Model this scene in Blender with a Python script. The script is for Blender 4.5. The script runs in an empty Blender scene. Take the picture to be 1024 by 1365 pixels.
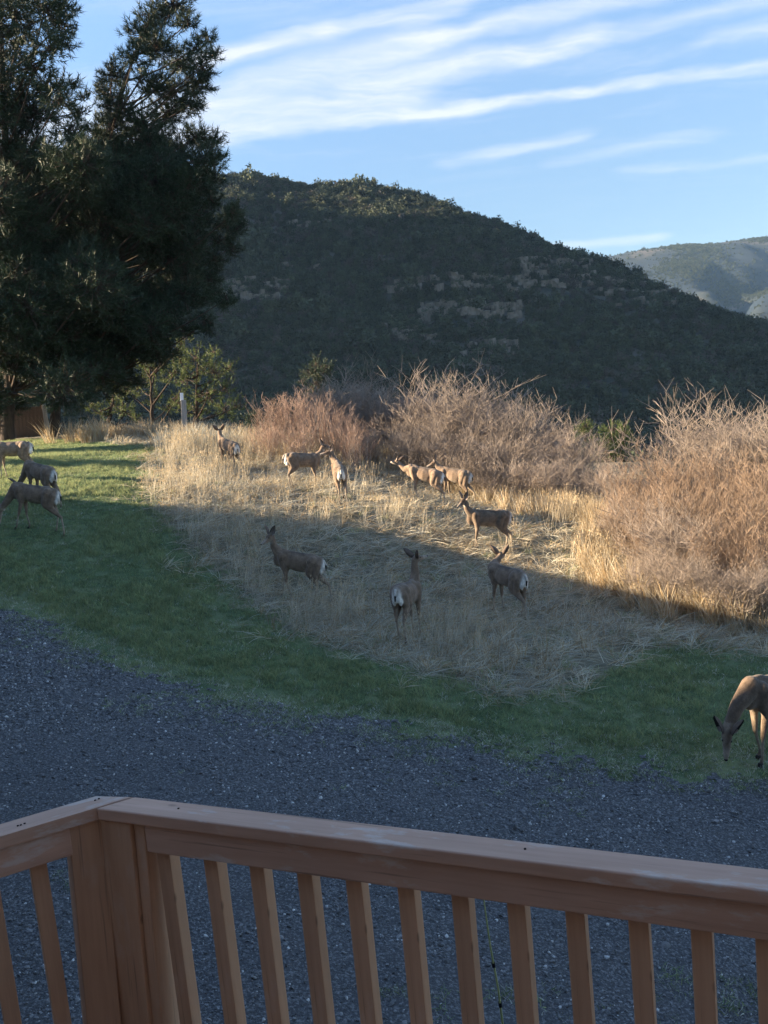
import bpy, bmesh, math, random
import numpy as np
from mathutils import Vector, noise as mnoise

rnd = random.Random(7)
rng = np.random.default_rng(11)
S = bpy.context.scene
COL = S.collection
R = math.radians

# ------------------------------------------------------------------ camera, world, sun, exposure
F = 1200.0
PITCH = math.atan(162.5 / F)
ROLL = R(5.5)
EYE = 3.9
cam_d = bpy.data.cameras.new('camera')
cam = bpy.data.objects.new('camera', cam_d)
COL.objects.link(cam)
S.camera = cam
cam_d.sensor_fit = 'VERTICAL'
cam_d.sensor_height = 24.0
cam_d.lens = 24.0 * F / 1365.0
cam_d.clip_start = 0.05
cam_d.clip_end = 30000
cam.location = (0, 0, EYE)


def ray(px, py):
    u = (px - 512) / F
    v = (682.5 - py) / F
    c, s = math.cos(ROLL), math.sin(ROLL)
    u2 = u * c + v * s
    v2 = -u * s + v * c
    return np.array([u2, math.cos(PITCH) + v2 * math.sin(PITCH), -math.sin(PITCH) + v2 * math.cos(PITCH)])


_fw = Vector(ray(512, 682.5)).normalized()
_up = (Vector(ray(512, 582.5)) - Vector(ray(512, 682.5))).normalized()
_rt = _fw.cross(_up)
from mathutils import Matrix
cam.rotation_euler = Matrix((_rt, _up, -_fw)).transposed().to_euler()


def at(px, py, Y):
    d = ray(px, py)
    return d * (Y / d[1]) + np.array([0, 0, EYE])


SUN_EL = R(19)
SUN_AZ = R(-85.0)          # seen from above, clockwise from +Y; the sun stands to the left
W = bpy.data.worlds.new('World')
S.world = W
W.use_nodes = True
nt = W.node_tree
nt.nodes.clear()
WN = lambda t: nt.nodes.new(t)
wl = nt.links.new
out = WN('ShaderNodeOutputWorld')
bg = WN('ShaderNodeBackground')
bg.inputs['Strength'].default_value = 0.125
wl(bg.outputs[0], out.inputs[0])
sky = WN('ShaderNodeTexSky')
sky.sky_type = 'NISHITA'
sky.sun_disc = False
sky.sun_elevation = SUN_EL
sky.sun_rotation = SUN_AZ
sky.altitude = 2000
sky.air_density = 1.0
sky.dust_density = 0.6
sky.ozone_density = 1.5


def wmath(op, a, b=None, c=None, clamp=False):
    n = WN('ShaderNodeMath'); n.operation = op; n.use_clamp = clamp
    for i, v in enumerate((a, b, c)):
        if v is None: continue
        if isinstance(v, (int, float)): n.inputs[i].default_value = v
        else: wl(v, n.inputs[i])
    return n.outputs[0]


def wvec(op, a, b=None, scale=None):
    n = WN('ShaderNodeVectorMath'); n.operation = op
    for i, v in enumerate((a, b)):
        if v is None: continue
        if isinstance(v, (tuple, list)): n.inputs[i].default_value = v
        else: wl(v, n.inputs[i])
    if scale is not None:
        if isinstance(scale, (int, float)): n.inputs['Scale'].default_value = scale
        else: wl(scale, n.inputs['Scale'])
    return n.outputs['Value'] if op in ('DOT_PRODUCT', 'LENGTH') else n.outputs['Vector']


def wmap(v, a, b, c, d):
    n = WN('ShaderNodeMapRange'); n.interpolation_type = 'SMOOTHSTEP'
    wl(v, n.inputs[0])
    for i, x in enumerate((a, b, c, d)): n.inputs[i + 1].default_value = x
    return n.outputs[0]


tc = WN('ShaderNodeTexCoord')
sep = WN('ShaderNodeSeparateXYZ')
wl(tc.outputs['Generated'], sep.inputs[0])
zz = wmath('ADD', wmath('MAXIMUM', sep.outputs[2], 0.0), 0.08)
comb = WN('ShaderNodeCombineXYZ')
wl(wmath('DIVIDE', sep.outputs[0], zz), comb.inputs[0])
wl(wmath('DIVIDE', sep.outputs[1], zz), comb.inputs[1])
P = comb.outputs[0]


def wnoise(vec, scale, detail=5, rough=0.55, dist=0.0, mp=None):
    if mp:
        m = WN('ShaderNodeMapping')
        m.inputs['Scale'].default_value = mp[0]
        m.inputs['Rotation'].default_value = (0, 0, mp[1])
        wl(vec, m.inputs[0]); vec = m.outputs[0]
    n = WN('ShaderNodeTexNoise')
    wl(vec, n.inputs['Vector'])
    n.inputs['Scale'].default_value = scale
    n.inputs['Detail'].default_value = detail
    n.inputs['Roughness'].default_value = rough
    n.inputs['Distortion'].default_value = dist
    return n


wn = wnoise(P, 1.3, 4)
Pw = wvec('ADD', P, wvec('SCALE', wvec('SUBTRACT', wn.outputs['Color'], (0.5, 0.5, 0.5)), scale=0.30))
wn2 = wnoise(P, 7.0, 4)
Pw = wvec('ADD', Pw, wvec('SCALE', wvec('SUBTRACT', wn2.outputs['Color'], (0.5, 0.5, 0.5)), scale=0.075))


def cp(px, py):
    d = Vector(ray(px, py)).normalized()
    return (d.x / (d.z + 0.08), d.y / (d.z + 0.08), 0.0)


STREAKS = [((200, 165), (560, 62), .15, 0.95), ((520, 75), (900, -10), .085, 0.75), ((180, 190), (520, 128), .17, 0.8),
           ((480, 118), (760, 60), .10, 0.8), ((700, 75), (1080, 0), .08, 0.6), ((180, 195), (620, 140), .10, 0.62),
           ((560, 148), (1100, 86), .075, 0.85), ((250, 95), (420, 55), .085, 0.85), ((600, 215), (760, 180), .11, 0.40),
           ((760, 215), (940, 185), .11, 0.30), ((840, 228), (1080, 205), .09, 0.26), ((720, 330), (860, 318), .16, 0.55),
           ((440, 45), (620, 10), .07, 0.5), ((960, 60), (1100, 30), .10, 0.35),
           ((60, 190), (200, 170), .30, 0.7), ((-700, 330), (40, 200), .30, 0.6), ((1100, 86), (1700, 60), .12, 0.6)]
acc = None
for (a, b, w, k) in STREAKS:
    A = np.array(cp(*a)); B = np.array(cp(*b)); AB = B - A
    pa = wvec('SUBTRACT', Pw, tuple(A))
    t = wmath('DIVIDE', wvec('DOT_PRODUCT', pa, tuple(AB)), float(AB @ AB), clamp=True)
    q = wvec('SUBTRACT', pa, wvec('SCALE', tuple(AB), scale=t))
    d = wvec('LENGTH', q)
    m = wmath('MULTIPLY', wmap(d, w * 0.1, w * 1.05, 1.0, 0.0), k)
    acc = m if acc is None else wmath('SUBTRACT', wmath('ADD', acc, m), wmath('MULTIPLY', acc, m))
tex = wnoise(Pw, 2.4, 8, 0.62, 0.4, ((0.7, 2.6, 1), R(-14)))
tex2 = wnoise(Pw, 9.0, 6, 0.6, 0.2, ((0.7, 1.8, 1), R(-14)))
texm = wmath('ADD', wmath('MULTIPLY', wmap(tex.outputs[0], 0.30, 0.72, 0.35, 1.25), 0.75), wmath('MULTIPLY', wmap(tex2.outputs[0], 0.3, 0.7, 0.6, 1.3), 0.25))
cl = wmath('MULTIPLY', acc, texm)
veil = wmath('MULTIPLY', wmap(tex.outputs[0], 0.46, 0.80, 0.0, 1.0), 0.30)
veil = wmath('MULTIPLY', veil, wmap(sep.outputs[2], 0.12, 0.36, 0.12, 1.0))
cl = wmath('ADD', cl, veil, clamp=True)
cl = wmath('MULTIPLY', cl, wmap(sep.outputs[2], -0.01, 0.12, 0.0, 1.0))
cl = wmath('MINIMUM', cl, 0.93)
mix = WN('ShaderNodeMix'); mix.data_type = 'RGBA'
wl(cl, mix.inputs[0])
tint = WN('ShaderNodeMix'); tint.data_type = 'RGBA'; tint.blend_type = 'MULTIPLY'
tint.inputs[0].default_value = 1.0
wl(sky.outputs[0], tint.inputs[6])
tint.inputs[7].default_value = (0.97, 1.0, 1.0, 1)
SKYCOL = wvec('SCALE', tint.outputs[2], scale=wmap(sep.outputs[2], -0.05, 0.6, 0.175, 0.60))
wl(SKYCOL, mix.inputs[6])
mix.inputs[7].default_value = (1.42, 1.49, 1.64, 1)
wl(mix.outputs[2], bg.inputs[0])

sun_d = bpy.data.lights.new('sun', 'SUN')
sun_d.energy = 5.0
sun_d.angle = R(0.55)
sun_d.color = (1.0, 0.79, 0.54)
sun = bpy.data.objects.new('sun', sun_d)
COL.objects.link(sun)
_to = Vector((math.sin(SUN_AZ) * math.cos(SUN_EL), math.cos(SUN_AZ) * math.cos(SUN_EL), math.sin(SUN_EL)))
sun.rotation_euler = _to.to_track_quat('Z', 'Y').to_euler()

S.view_settings.view_transform = 'Standard'
S.view_settings.look = 'None'
S.view_settings.gamma = 1.0
S.view_settings.use_curve_mapping = False
S.view_settings.exposure = 2.42
S.cycles.max_bounces = 6
S.cycles.transparent_max_bounces = 4
S.cycles.volume_bounces = 0


# ------------------------------------------------------------------ helpers
def tag(o, label=None, cat=None, group=None, kind=None):
    if label: o['label'] = label
    if cat: o['category'] = cat
    if group: o['group'] = group
    if kind: o['kind'] = kind
    return o


def link(o, parent=None):
    COL.objects.link(o)
    if parent is not None: o.parent = parent
    return o


def empty(name, loc=(0, 0, 0), rz=0.0):
    o = bpy.data.objects.new(name, None)
    o.location = loc; o.rotation_euler = (0, 0, rz)
    return link(o)


def tri_mesh(name, V, T, mat=None, smooth=False, matidx=None, mats=None):
    V = np.ascontiguousarray(V, dtype=np.float32); T = np.ascontiguousarray(T, dtype=np.int32)
    n = T.shape[1]
    me = bpy.data.meshes.new(name)
    me.vertices.add(len(V)); me.vertices.foreach_set('co', V.ravel())
    me.loops.add(T.size); me.loops.foreach_set('vertex_index', T.ravel())
    me.polygons.add(len(T))
    me.polygons.foreach_set('loop_start', np.arange(0, T.size, n, dtype=np.int32))
    if smooth: me.polygons.foreach_set('use_smooth', np.ones(len(T), dtype=bool))
    if mats:
        for m in mats: me.materials.append(m)
        if matidx is not None: me.polygons.foreach_set('material_index', np.asarray(matidx, dtype=np.int32))
    elif mat: me.materials.append(mat)
    me.update(calc_edges=True)
    return me


def meshobj(name, me, parent=None):
    return link(bpy.data.objects.new(name, me), parent)


def frames(D):
    D = D / np.maximum(np.linalg.norm(D, axis=1, keepdims=True), 1e-9)
    ref = np.where(np.abs(D[:, 2:3]) > 0.9, np.array([[1., 0, 0]]), np.array([[0, 0, 1.]]))
    U = np.cross(D, ref); U /= np.maximum(np.linalg.norm(U, axis=1, keepdims=True), 1e-9)
    return D, U, np.cross(D, U)


def tubes(P0, P1, R0, R1, k=3):
    """quads for many tapered tubes at once"""
    P0 = np.asarray(P0, float); P1 = np.asarray(P1, float)
    R0 = np.asarray(R0, float)[:, None, None]; R1 = np.asarray(R1, float)[:, None, None]
    D, U, Wv = frames(P1 - P0)
    a = np.linspace(0, 2 * np.pi, k, endpoint=False)
    ring = np.cos(a)[None, :, None] * U[:, None, :] + np.sin(a)[None, :, None] * Wv[:, None, :]
    V = np.concatenate([P0[:, None] + ring * R0, P1[:, None] + ring * R1], axis=1)
    n = len(P0)
    i = np.arange(k); j = (i + 1) % k
    q = np.stack([i, j, j + k, i + k], axis=1)
    T = (np.arange(n) * 2 * k)[:, None, None] + q[None]
    return V.reshape(-1, 3), T.reshape(-1, 4)


def blades(P, D, L, Wd, bend, rg, segs=2):
    """thin bending blades: returns V, tris. P base, D direction, L length, Wd width, bend = sideways droop vector"""
    n = len(P)
    D = D / np.linalg.norm(D, axis=1, keepdims=True)
    side = np.cross(D, rg.normal(size=(n, 3))); side /= np.linalg.norm(side, axis=1, keepdims=True)
    L = L[:, None]; w = Wd[:, None] * 0.5
    pts = []
    for s in range(segs + 1):
        t = s / segs
        c = P + D * L * t + bend * L * t * t
        if s < segs:
            ww = w * (1 - 0.45 * t)
            pts += [c - side * ww, c + side * ww]
        else: pts += [c]
    V = np.stack(pts, axis=1)
    m = V.shape[1]
    tr = []
    for s in range(segs):
        a = 2 * s
        if s < segs - 1: tr += [(a, a + 1, a + 3), (a, a + 3, a + 2)]
        else: tr += [(a, a + 1, a + 2)]
    T = (np.arange(n) * m)[:, None, None] + np.array(tr)[None]
    return V.reshape(-1, 3), T.reshape(-1, 3)


def mats_new(name):
    m = bpy.data.materials.new(name); m.use_nodes = True
    n = m.node_tree; b = n.nodes['Principled BSDF']
    return m, n, b


def mat(name, c1, c2=None, rough=0.85, scale=8.0, bump=0.0, detail=5, lo=0.35, hi=0.65, coord='Object', stretch=None,
        spec=0.3, trans=0.0, inst=0.0, bscale=None, c3=None):
    m, n, b = mats_new(name)
    L = n.links.new
    b.inputs['Roughness'].default_value = rough
    b.inputs['Specular IOR Level'].default_value = spec
    tcn = n.nodes.new('ShaderNodeTexCoord')
    v = tcn.outputs[coord]
    if stretch:
        mp = n.nodes.new('ShaderNodeMapping'); mp.inputs['Scale'].default_value = stretch
        L(v, mp.inputs[0]); v = mp.outputs[0]
    col = None
    if c2 is not None:
        ns = n.nodes.new('ShaderNodeTexNoise')
        ns.inputs['Scale'].default_value = scale; ns.inputs['Detail'].default_value = detail; ns.inputs['Roughness'].default_value = 0.6
        L(v, ns.inputs['Vector'])
        cr = n.nodes.new('ShaderNodeValToRGB')
        cr.color_ramp.elements[0].position = lo; cr.color_ramp.elements[1].position = hi
        cr.color_ramp.elements[0].color = (*c1, 1); cr.color_ramp.elements[1].color = (*c2, 1)
        if c3:
            e = cr.color_ramp.elements.new((lo + hi) / 2); e.color = (*c3, 1)
        L(ns.outputs[0], cr.inputs[0]); col = cr.outputs[0]
    else:
        rgb = n.nodes.new('ShaderNodeRGB'); rgb.outputs[0].default_value = (*c1, 1); col = rgb.outputs[0]
    if inst > 0:
        oi = n.nodes.new('ShaderNodeObjectInfo')
        mr = n.nodes.new('ShaderNodeMapRange'); mr.inputs[3].default_value = 1 - inst; mr.inputs[4].default_value = 1 + inst
        L(oi.outputs['Random'], mr.inputs[0])
        mx = n.nodes.new('ShaderNodeVectorMath'); mx.operation = 'SCALE'
        L(col, mx.inputs[0]); L(mr.outputs[0], mx.inputs['Scale']); col = mx.outputs[0]
    L(col, b.inputs['Base Color'])
    if bump > 0:
        nb = n.nodes.new('ShaderNodeTexNoise'); nb.inputs['Scale'].default_value = bscale or scale * 3; nb.inputs['Detail'].default_value = 6
        L(v, nb.inputs['Vector'])
        bp = n.nodes.new('ShaderNodeBump'); bp.inputs['Strength'].default_value = bump
        bp.inputs['Distance'].default_value = 0.02
        L(nb.outputs[0], bp.inputs['Height']); L(bp.outputs[0], b.inputs['Normal'])
    if trans > 0:
        tr = n.nodes.new('ShaderNodeBsdfTranslucent'); L(col, tr.inputs[0])
        ms = n.nodes.new('ShaderNodeMixShader'); ms.inputs[0].default_value = trans
        L(b.outputs[0], ms.inputs[1]); L(tr.outputs[0], ms.inputs[2])
        L(ms.outputs[0], n.nodes['Material Output'].inputs[0])
    return m


def scatter(name, protos, pts, rots, scl, idx, label=None, kind='stuff', cat=None, parent=None):
    """one object whose geometry nodes place small tufts, stones or crowns at its vertices"""
    me = bpy.data.meshes.new(name)
    n = len(pts)
    me.vertices.add(n); me.vertices.foreach_set('co', np.asarray(pts, np.float32).ravel())
    a = me.attributes.new('rot', 'FLOAT_VECTOR', 'POINT'); a.data.foreach_set('vector', np.asarray(rots, np.float32).ravel())
    a = me.attributes.new('scl', 'FLOAT_VECTOR', 'POINT')
    scl = np.asarray(scl, np.float32)
    if scl.ndim == 1: scl = np.repeat(scl[:, None], 3, 1)
    a.data.foreach_set('vector', scl.ravel())
    a = me.attributes.new('idx', 'INT', 'POINT'); a.data.foreach_set('value', np.asarray(idx, np.int32))
    o = meshobj(name, me, parent)
    c = bpy.data.collections.new(name + '_kinds')
    for i, pm in enumerate(protos):
        c.objects.link(bpy.data.objects.new('%s_kind_%s' % (name, 'abcdefghijkl'[i]), pm))
    g = bpy.data.node_groups.new(name, 'GeometryNodeTree')
    g.interface.new_socket('Geometry', in_out='INPUT', socket_type='NodeSocketGeometry')
    g.interface.new_socket('Geometry', in_out='OUTPUT', socket_type='NodeSocketGeometry')
    N = g.nodes.new; L = g.links.new
    gi = N('NodeGroupInput'); go = N('NodeGroupOutput'); ip = N('GeometryNodeInstanceOnPoints')
    ci = N('GeometryNodeCollectionInfo'); ci.inputs['Collection'].default_value = c
    ci.inputs['Separate Children'].default_value = True; ci.inputs['Reset Children'].default_value = True

    def attr(nm, ty):
        x = N('GeometryNodeInputNamedAttribute'); x.data_type = ty; x.inputs['Name'].default_value = nm
        return x.outputs[0]
    L(gi.outputs[0], ip.inputs['Points']); L(ci.outputs[0], ip.inputs['Instance'])
    ip.inputs['Pick Instance'].default_value = True
    L(attr('idx', 'INT'), ip.inputs['Instance Index'])
    er = N('FunctionNodeEulerToRotation'); L(attr('rot', 'FLOAT_VECTOR'), er.inputs[0]); L(er.outputs[0], ip.inputs['Rotation'])
    L(attr('scl', 'FLOAT_VECTOR'), ip.inputs['Scale'])
    L(ip.outputs[0], go.inputs[0])
    md = o.modifiers.new('scatter', 'NODES'); md.node_group = g
    tag(o, label, cat, kind=kind)
    return o


def sstep(a, b, x):
    t = np.clip((x - a) / (b - a), 0, 1)
    return t * t * (3 - 2 * t)


# value noise in numpy (for ground and masks)
_perm = rng.permutation(4096)


def vnoise(x, y, seed=0):
    xi = np.floor(x).astype(int); yi = np.floor(y).astype(int)
    xf = x - xi; yf = y - yi
    xf = xf * xf * (3 - 2 * xf); yf = yf * yf * (3 - 2 * yf)

    def h(a, b): return _perm[(_perm[(a + seed * 57) & 4095] + b) & 4095] / 4095.0
    return (h(xi, yi) * (1 - xf) + h(xi + 1, yi) * xf) * (1 - yf) + (h(xi, yi + 1) * (1 - xf) + h(xi + 1, yi + 1) * xf) * yf


def fbm(x, y, oct=4, seed=0):
    s = 0; a = 0.5; t = 0
    for i in range(oct):
        s = s + a * vnoise(x * 2 ** i, y * 2 ** i, seed + i); t += a; a *= 0.5
    return s / t


# ------------------------------------------------------------------ terrain height
CP = [(970, 1012, 9.4), (545, 850, 14.2), (405, 800, 16.4), (675, 825, 15.8), (650, 737, 19.2), (560, 675, 22), (620, 672, 24),
      (455, 672, 21.3), (410, 655, 22.5), (305, 632, 25.3), (50, 712, 17.5), (50, 680, 19.3), (30, 642, 22), (0, 1365, 5.2),
      (0, 1050, 8.2), (0, 810, 13.9), (512, 1000, 9.6), (1024, 1365, 5.6), (1024, 1100, 8.4), (100, 590, 31), (0, 605, 29),
      (200, 587, 31), (330, 600, 27.5), (900, 830, 14.8), (1024, 850, 14.2), (850, 800, 16.2), (790, 690, 21.8),
      (500, 615, 28), (250, 750, 17.3), (150, 640, 22.3)]
_C = np.array([at(*c) for c in CP] + [(-0.3, 4.5, -0.12), (8, 22, -0.3), (8, 30, -0.6), (3, 32, 0.6), (8, 9, -1.1), (-14, 8, 1.6), (-14, 18, 2.6), (-3, 33, 2.2)])


def _U(r2): return np.where(r2 > 0, r2 * np.log(np.maximum(r2, 1e-12)), 0)


_n = len(_C)
_K = _U(((_C[:, None, :2] - _C[None, :, :2]) ** 2).sum(-1)) + 3.0 * np.eye(_n)
_Pm = np.hstack([np.ones((_n, 1)), _C[:, :2]])
_A = np.zeros((_n + 3, _n + 3)); _A[:_n, :_n] = _K; _A[:_n, _n:] = _Pm; _A[_n:, :_n] = _Pm.T
_sol = np.linalg.solve(_A, np.concatenate([_C[:, 2], np.zeros(3)]))


def height(x, y):
    x = np.asarray(x, float); y = np.asarray(y, float)
    cx = np.clip(x, -14, 8.5); cy = np.clip(y, 4, 33)
    sh = cx.shape
    fx = cx.ravel(); fy = cy.ravel()
    z = np.empty(fx.shape)
    for a in range(0, len(fx), 20000):
        b = slice(a, a + 20000)
        r2 = (fx[b, None] - _C[None, :, 0]) ** 2 + (fy[b, None] - _C[None, :, 1]) ** 2
        z[b] = _U(r2) @ _sol[:_n] + _sol[_n] + _sol[_n + 1] * fx[b] + _sol[_n + 2] * fy[b]
    z = z.reshape(sh)
    dist = np.maximum(np.maximum(-14 - x, x - 8.5), np.maximum(4 - y, y - 33))
    w = sstep(0, 25, dist)
    fb = np.clip(1.0 - 0.13 * x, -2, 3.2) - 22 * sstep(36, 150, y) - 6 * sstep(12, 80, x) * (1 - sstep(36, 150, y))
    z = z * (1 - w) + fb * w
    z = z + (fbm(x * 0.9, y * 0.9, 3, 3) - 0.5) * 0.10 + (fbm(x * 0.02, y * 0.02, 3, 9) - 0.5) * 6 * sstep(60, 200, np.hypot(x, y))
    return z


def h1(x, y): return float(height(np.array([x]), np.array([y]))[0])


def ghit(px, py, tmax=60):
    d = ray(px, py); d = d / d[1]
    t = np.linspace(4, tmax, 1200)
    X = d[0] * t; Z = EYE + d[2] * t
    g = height(X, t)
    k = np.argmax(Z <= g)
    if Z[k] > g[k]: k = len(t) - 1
    return np.array([X[k], t[k], g[k]])


def poly_world(pts): return np.array([ghit(*p)[:2] for p in pts])


def inpoly(x, y, poly):
    x = np.asarray(x); y = np.asarray(y)
    r = np.zeros(x.shape, bool)
    n = len(poly); j = n - 1
    for i in range(n):
        xi, yi = poly[i]; xj, yj = poly[j]
        c = ((yi > y) != (yj > y)) & (x < (xj - xi) * (y - yi) / (yj - yi + 1e-12) + xi)
        r ^= c; j = i
    return r


# the rough meadow and the gravel drive, as outlines on the ground
MEADOW = poly_world([(205, 597), (188, 640), (205, 690), (290, 765), (390, 842), (460, 868), (540, 885), (610, 915), (700, 930), (800, 905), (860, 868), (940, 862), (1024, 872)])
MEADOW = np.vstack([MEADOW, [(12, 12), (22, 14), (30, 60), (-2, 60), (-9, 30.5)]])
DRIVE = poly_world([(0, 808), (60, 838), (150, 885), (270, 930), (400, 952), (480, 968), (560, 986), (640, 1000), (700, 1010), (850, 1026), (1024, 1042)])
DRIVE = np.vstack([[(-30, 16)], DRIVE, [(12, 7.5), (14, -12), (-30, -12)]])

# ------------------------------------------------------------------ materials
M_ground, n, b = mats_new('turf_soil')
L = n.links.new
b.inputs['Roughness'].default_value = 0.95; b.inputs['Specular IOR Level'].default_value = 0.1
ga = n.nodes.new('ShaderNodeAttribute'); ga.attribute_name = 'dry'
gt = n.nodes.new('ShaderNodeTexCoord')


def gnoise(sc, det=6):
    x = n.nodes.new('ShaderNodeTexNoise'); x.inputs['Scale'].default_value = sc; x.inputs['Detail'].default_value = det; x.inputs['Roughness'].default_value = .65
    L(gt.outputs['Object'], x.inputs['Vector']); return x.outputs[0]


def gramp(v, lo, hi, c1, c2):
    x = n.nodes.new('ShaderNodeValToRGB'); x.color_ramp.elements[0].position = lo; x.color_ramp.elements[1].position = hi
    x.color_ramp.elements[0].color = (*c1, 1); x.color_ramp.elements[1].color = (*c2, 1); L(v, x.inputs[0]); return x.outputs[0]


ra = gramp(gnoise(1.4), .35, .65, (0.08, 0.12, 0.06), (0.18, 0.21, 0.11))
rb = gramp(gnoise(3.0), .32, .68, (0.09, 0.085, 0.058), (0.27, 0.24, 0.17))
mx = n.nodes.new('ShaderNodeMix'); mx.data_type = 'RGBA'
ad = n.nodes.new('ShaderNodeMath'); ad.operation = 'ADD'
sb = n.nodes.new('ShaderNodeMath'); sb.operation = 'MULTIPLY_ADD'; sb.inputs[1].default_value = 0.7; sb.inputs[2].default_value = -0.35
L(gnoise(5.0), sb.inputs[0]); L(ga.outputs['Fac'], ad.inputs[0]); L(sb.outputs[0], ad.inputs[1]); ad.use_clamp = True
L(ad.outputs[0], mx.inputs[0]); L(ra, mx.inputs[6]); L(rb, mx.inputs[7]); L(mx.outputs[2], b.inputs['Base Color'])
bp = n.nodes.new('ShaderNodeBump'); bp.inputs['Strength'].default_value = 0.8; bp.inputs['Distance'].default_value = 0.05
L(gnoise(14), bp.inputs['Height']); L(bp.outputs[0], b.inputs['Normal'])

M_gravelbase = mat('packed_gravel', (0.065, 0.066, 0.07), (0.21, 0.21, 0.215), scale=42, detail=8, bump=1.0, bscale=70, rough=0.9, c3=(0.085, 0.086, 0.09))
M_stone = mat('crushed_stone', (0.05, 0.051, 0.055), (0.25, 0.25, 0.25), scale=25, rough=0.75, inst=0.55, spec=0.4)
M_stonep = mat('pale_chip', (0.38, 0.38, 0.38), (0.6, 0.6, 0.58), scale=25, rough=0.7, inst=0.3)
M_lawn = mat('lawn_blade', (0.175, 0.245, 0.12), rough=0.6, trans=0.35, inst=0.45)
M_lawn2 = mat('lawn_blade_light', (0.29, 0.32, 0.15), rough=0.6, trans=0.45, inst=0.3)
M_straw = mat('straw', (0.53, 0.48, 0.37), rough=0.7, trans=0.3, inst=0.35)
M_straw2 = mat('straw_tan', (0.40, 0.29, 0.16), rough=0.7, trans=0.3, inst=0.35)
M_straw3 = mat('straw_grey', (0.48, 0.48, 0.41), rough=0.75, trans=0.25, inst=0.3)
M_seed = mat('seed_head', (0.50, 0.40, 0.26), rough=0.8, trans=0.3, inst=0.25)
M_twig = mat('twig_bark', (0.19, 0.155, 0.13), (0.36, 0.30, 0.25), scale=1.3, rough=0.85, inst=0.16)
M_stem = mat('stem_bark', (0.24, 0.205, 0.175), (0.46, 0.41, 0.36), scale=9, rough=0.9)
M_red = mat('willow_bark', (0.26, 0.175, 0.135), (0.38, 0.27, 0.205), scale=1.5, rough=0.8, inst=0.15)
M_orange = mat('orange_twig', (0.20, 0.14, 0.095), (0.31, 0.225, 0.16), scale=1.2, rough=0.8, inst=0.15)
M_needle = mat('pine_needle', (0.016, 0.032, 0.018), (0.036, 0.058, 0.026), scale=1.1, rough=0.6, trans=0.05, lo=.3, hi=.7)
M_needle2 = mat('pinyon_needle', (0.06, 0.09, 0.028), (0.13, 0.16, 0.05), scale=2.0, rough=0.6, trans=0.25)
M_bark = mat('pine_bark', (0.035, 0.027, 0.022), (0.09, 0.065, 0.05), scale=6, bump=0.8, stretch=(1, 1, 0.25), rough=0.95)
M_hill = mat('hill_scrub', (0.022, 0.028, 0.024), (0.085, 0.08, 0.068), scale=0.06, detail=9, rough=0.95, bump=0.5, bscale=0.5, lo=.4, hi=.62, c3=(0.06, 0.062, 0.045))
M_crown = mat('woodland_leaf', (0.024, 0.036, 0.023), (0.075, 0.085, 0.045), scale=0.4, rough=0.8, inst=0.4, trans=0.1)
M_crown2 = mat('oak_scrub_twig', (0.055, 0.05, 0.042), (0.10, 0.09, 0.07), scale=0.4, rough=0.9, inst=0.3)
M_rock = mat('cliff_rock', (0.05, 0.047, 0.04), (0.17, 0.15, 0.12), scale=0.35, stretch=(1, 1, 0.35), bump=0.8, bscale=1.2, rough=0.9)
M_mtn = mat('far_mountain_cover', (0.012, 0.022, 0.034), (0.15, 0.12, 0.10), scale=0.006, detail=10, rough=1.0, lo=0.50, hi=0.70, c3=(0.022, 0.030, 0.032))
M_fence = mat('fence_board', (0.085, 0.055, 0.037), (0.14, 0.09, 0.06), scale=3, stretch=(8, 8, 0.6), rough=0.8, bump=0.3)
M_grey = mat('weathered_post', (0.20, 0.19, 0.18), (0.34, 0.32, 0.30), scale=5, stretch=(6, 6, 0.5), rough=0.9, bump=0.5)
M_white = mat('white_cap', (0.75, 0.75, 0.76), rough=0.5)
M_siding = mat('house_siding', (0.24, 0.17, 0.11), (0.30, 0.21, 0.14), scale=2, rough=0.8)
M_roof = mat('roof_shingle', (0.07, 0.065, 0.06), (0.12, 0.11, 0.10), scale=9, rough=0.9)
M_glass = mat('window_glass', (0.03, 0.035, 0.04), rough=0.08, spec=0.6)


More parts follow.
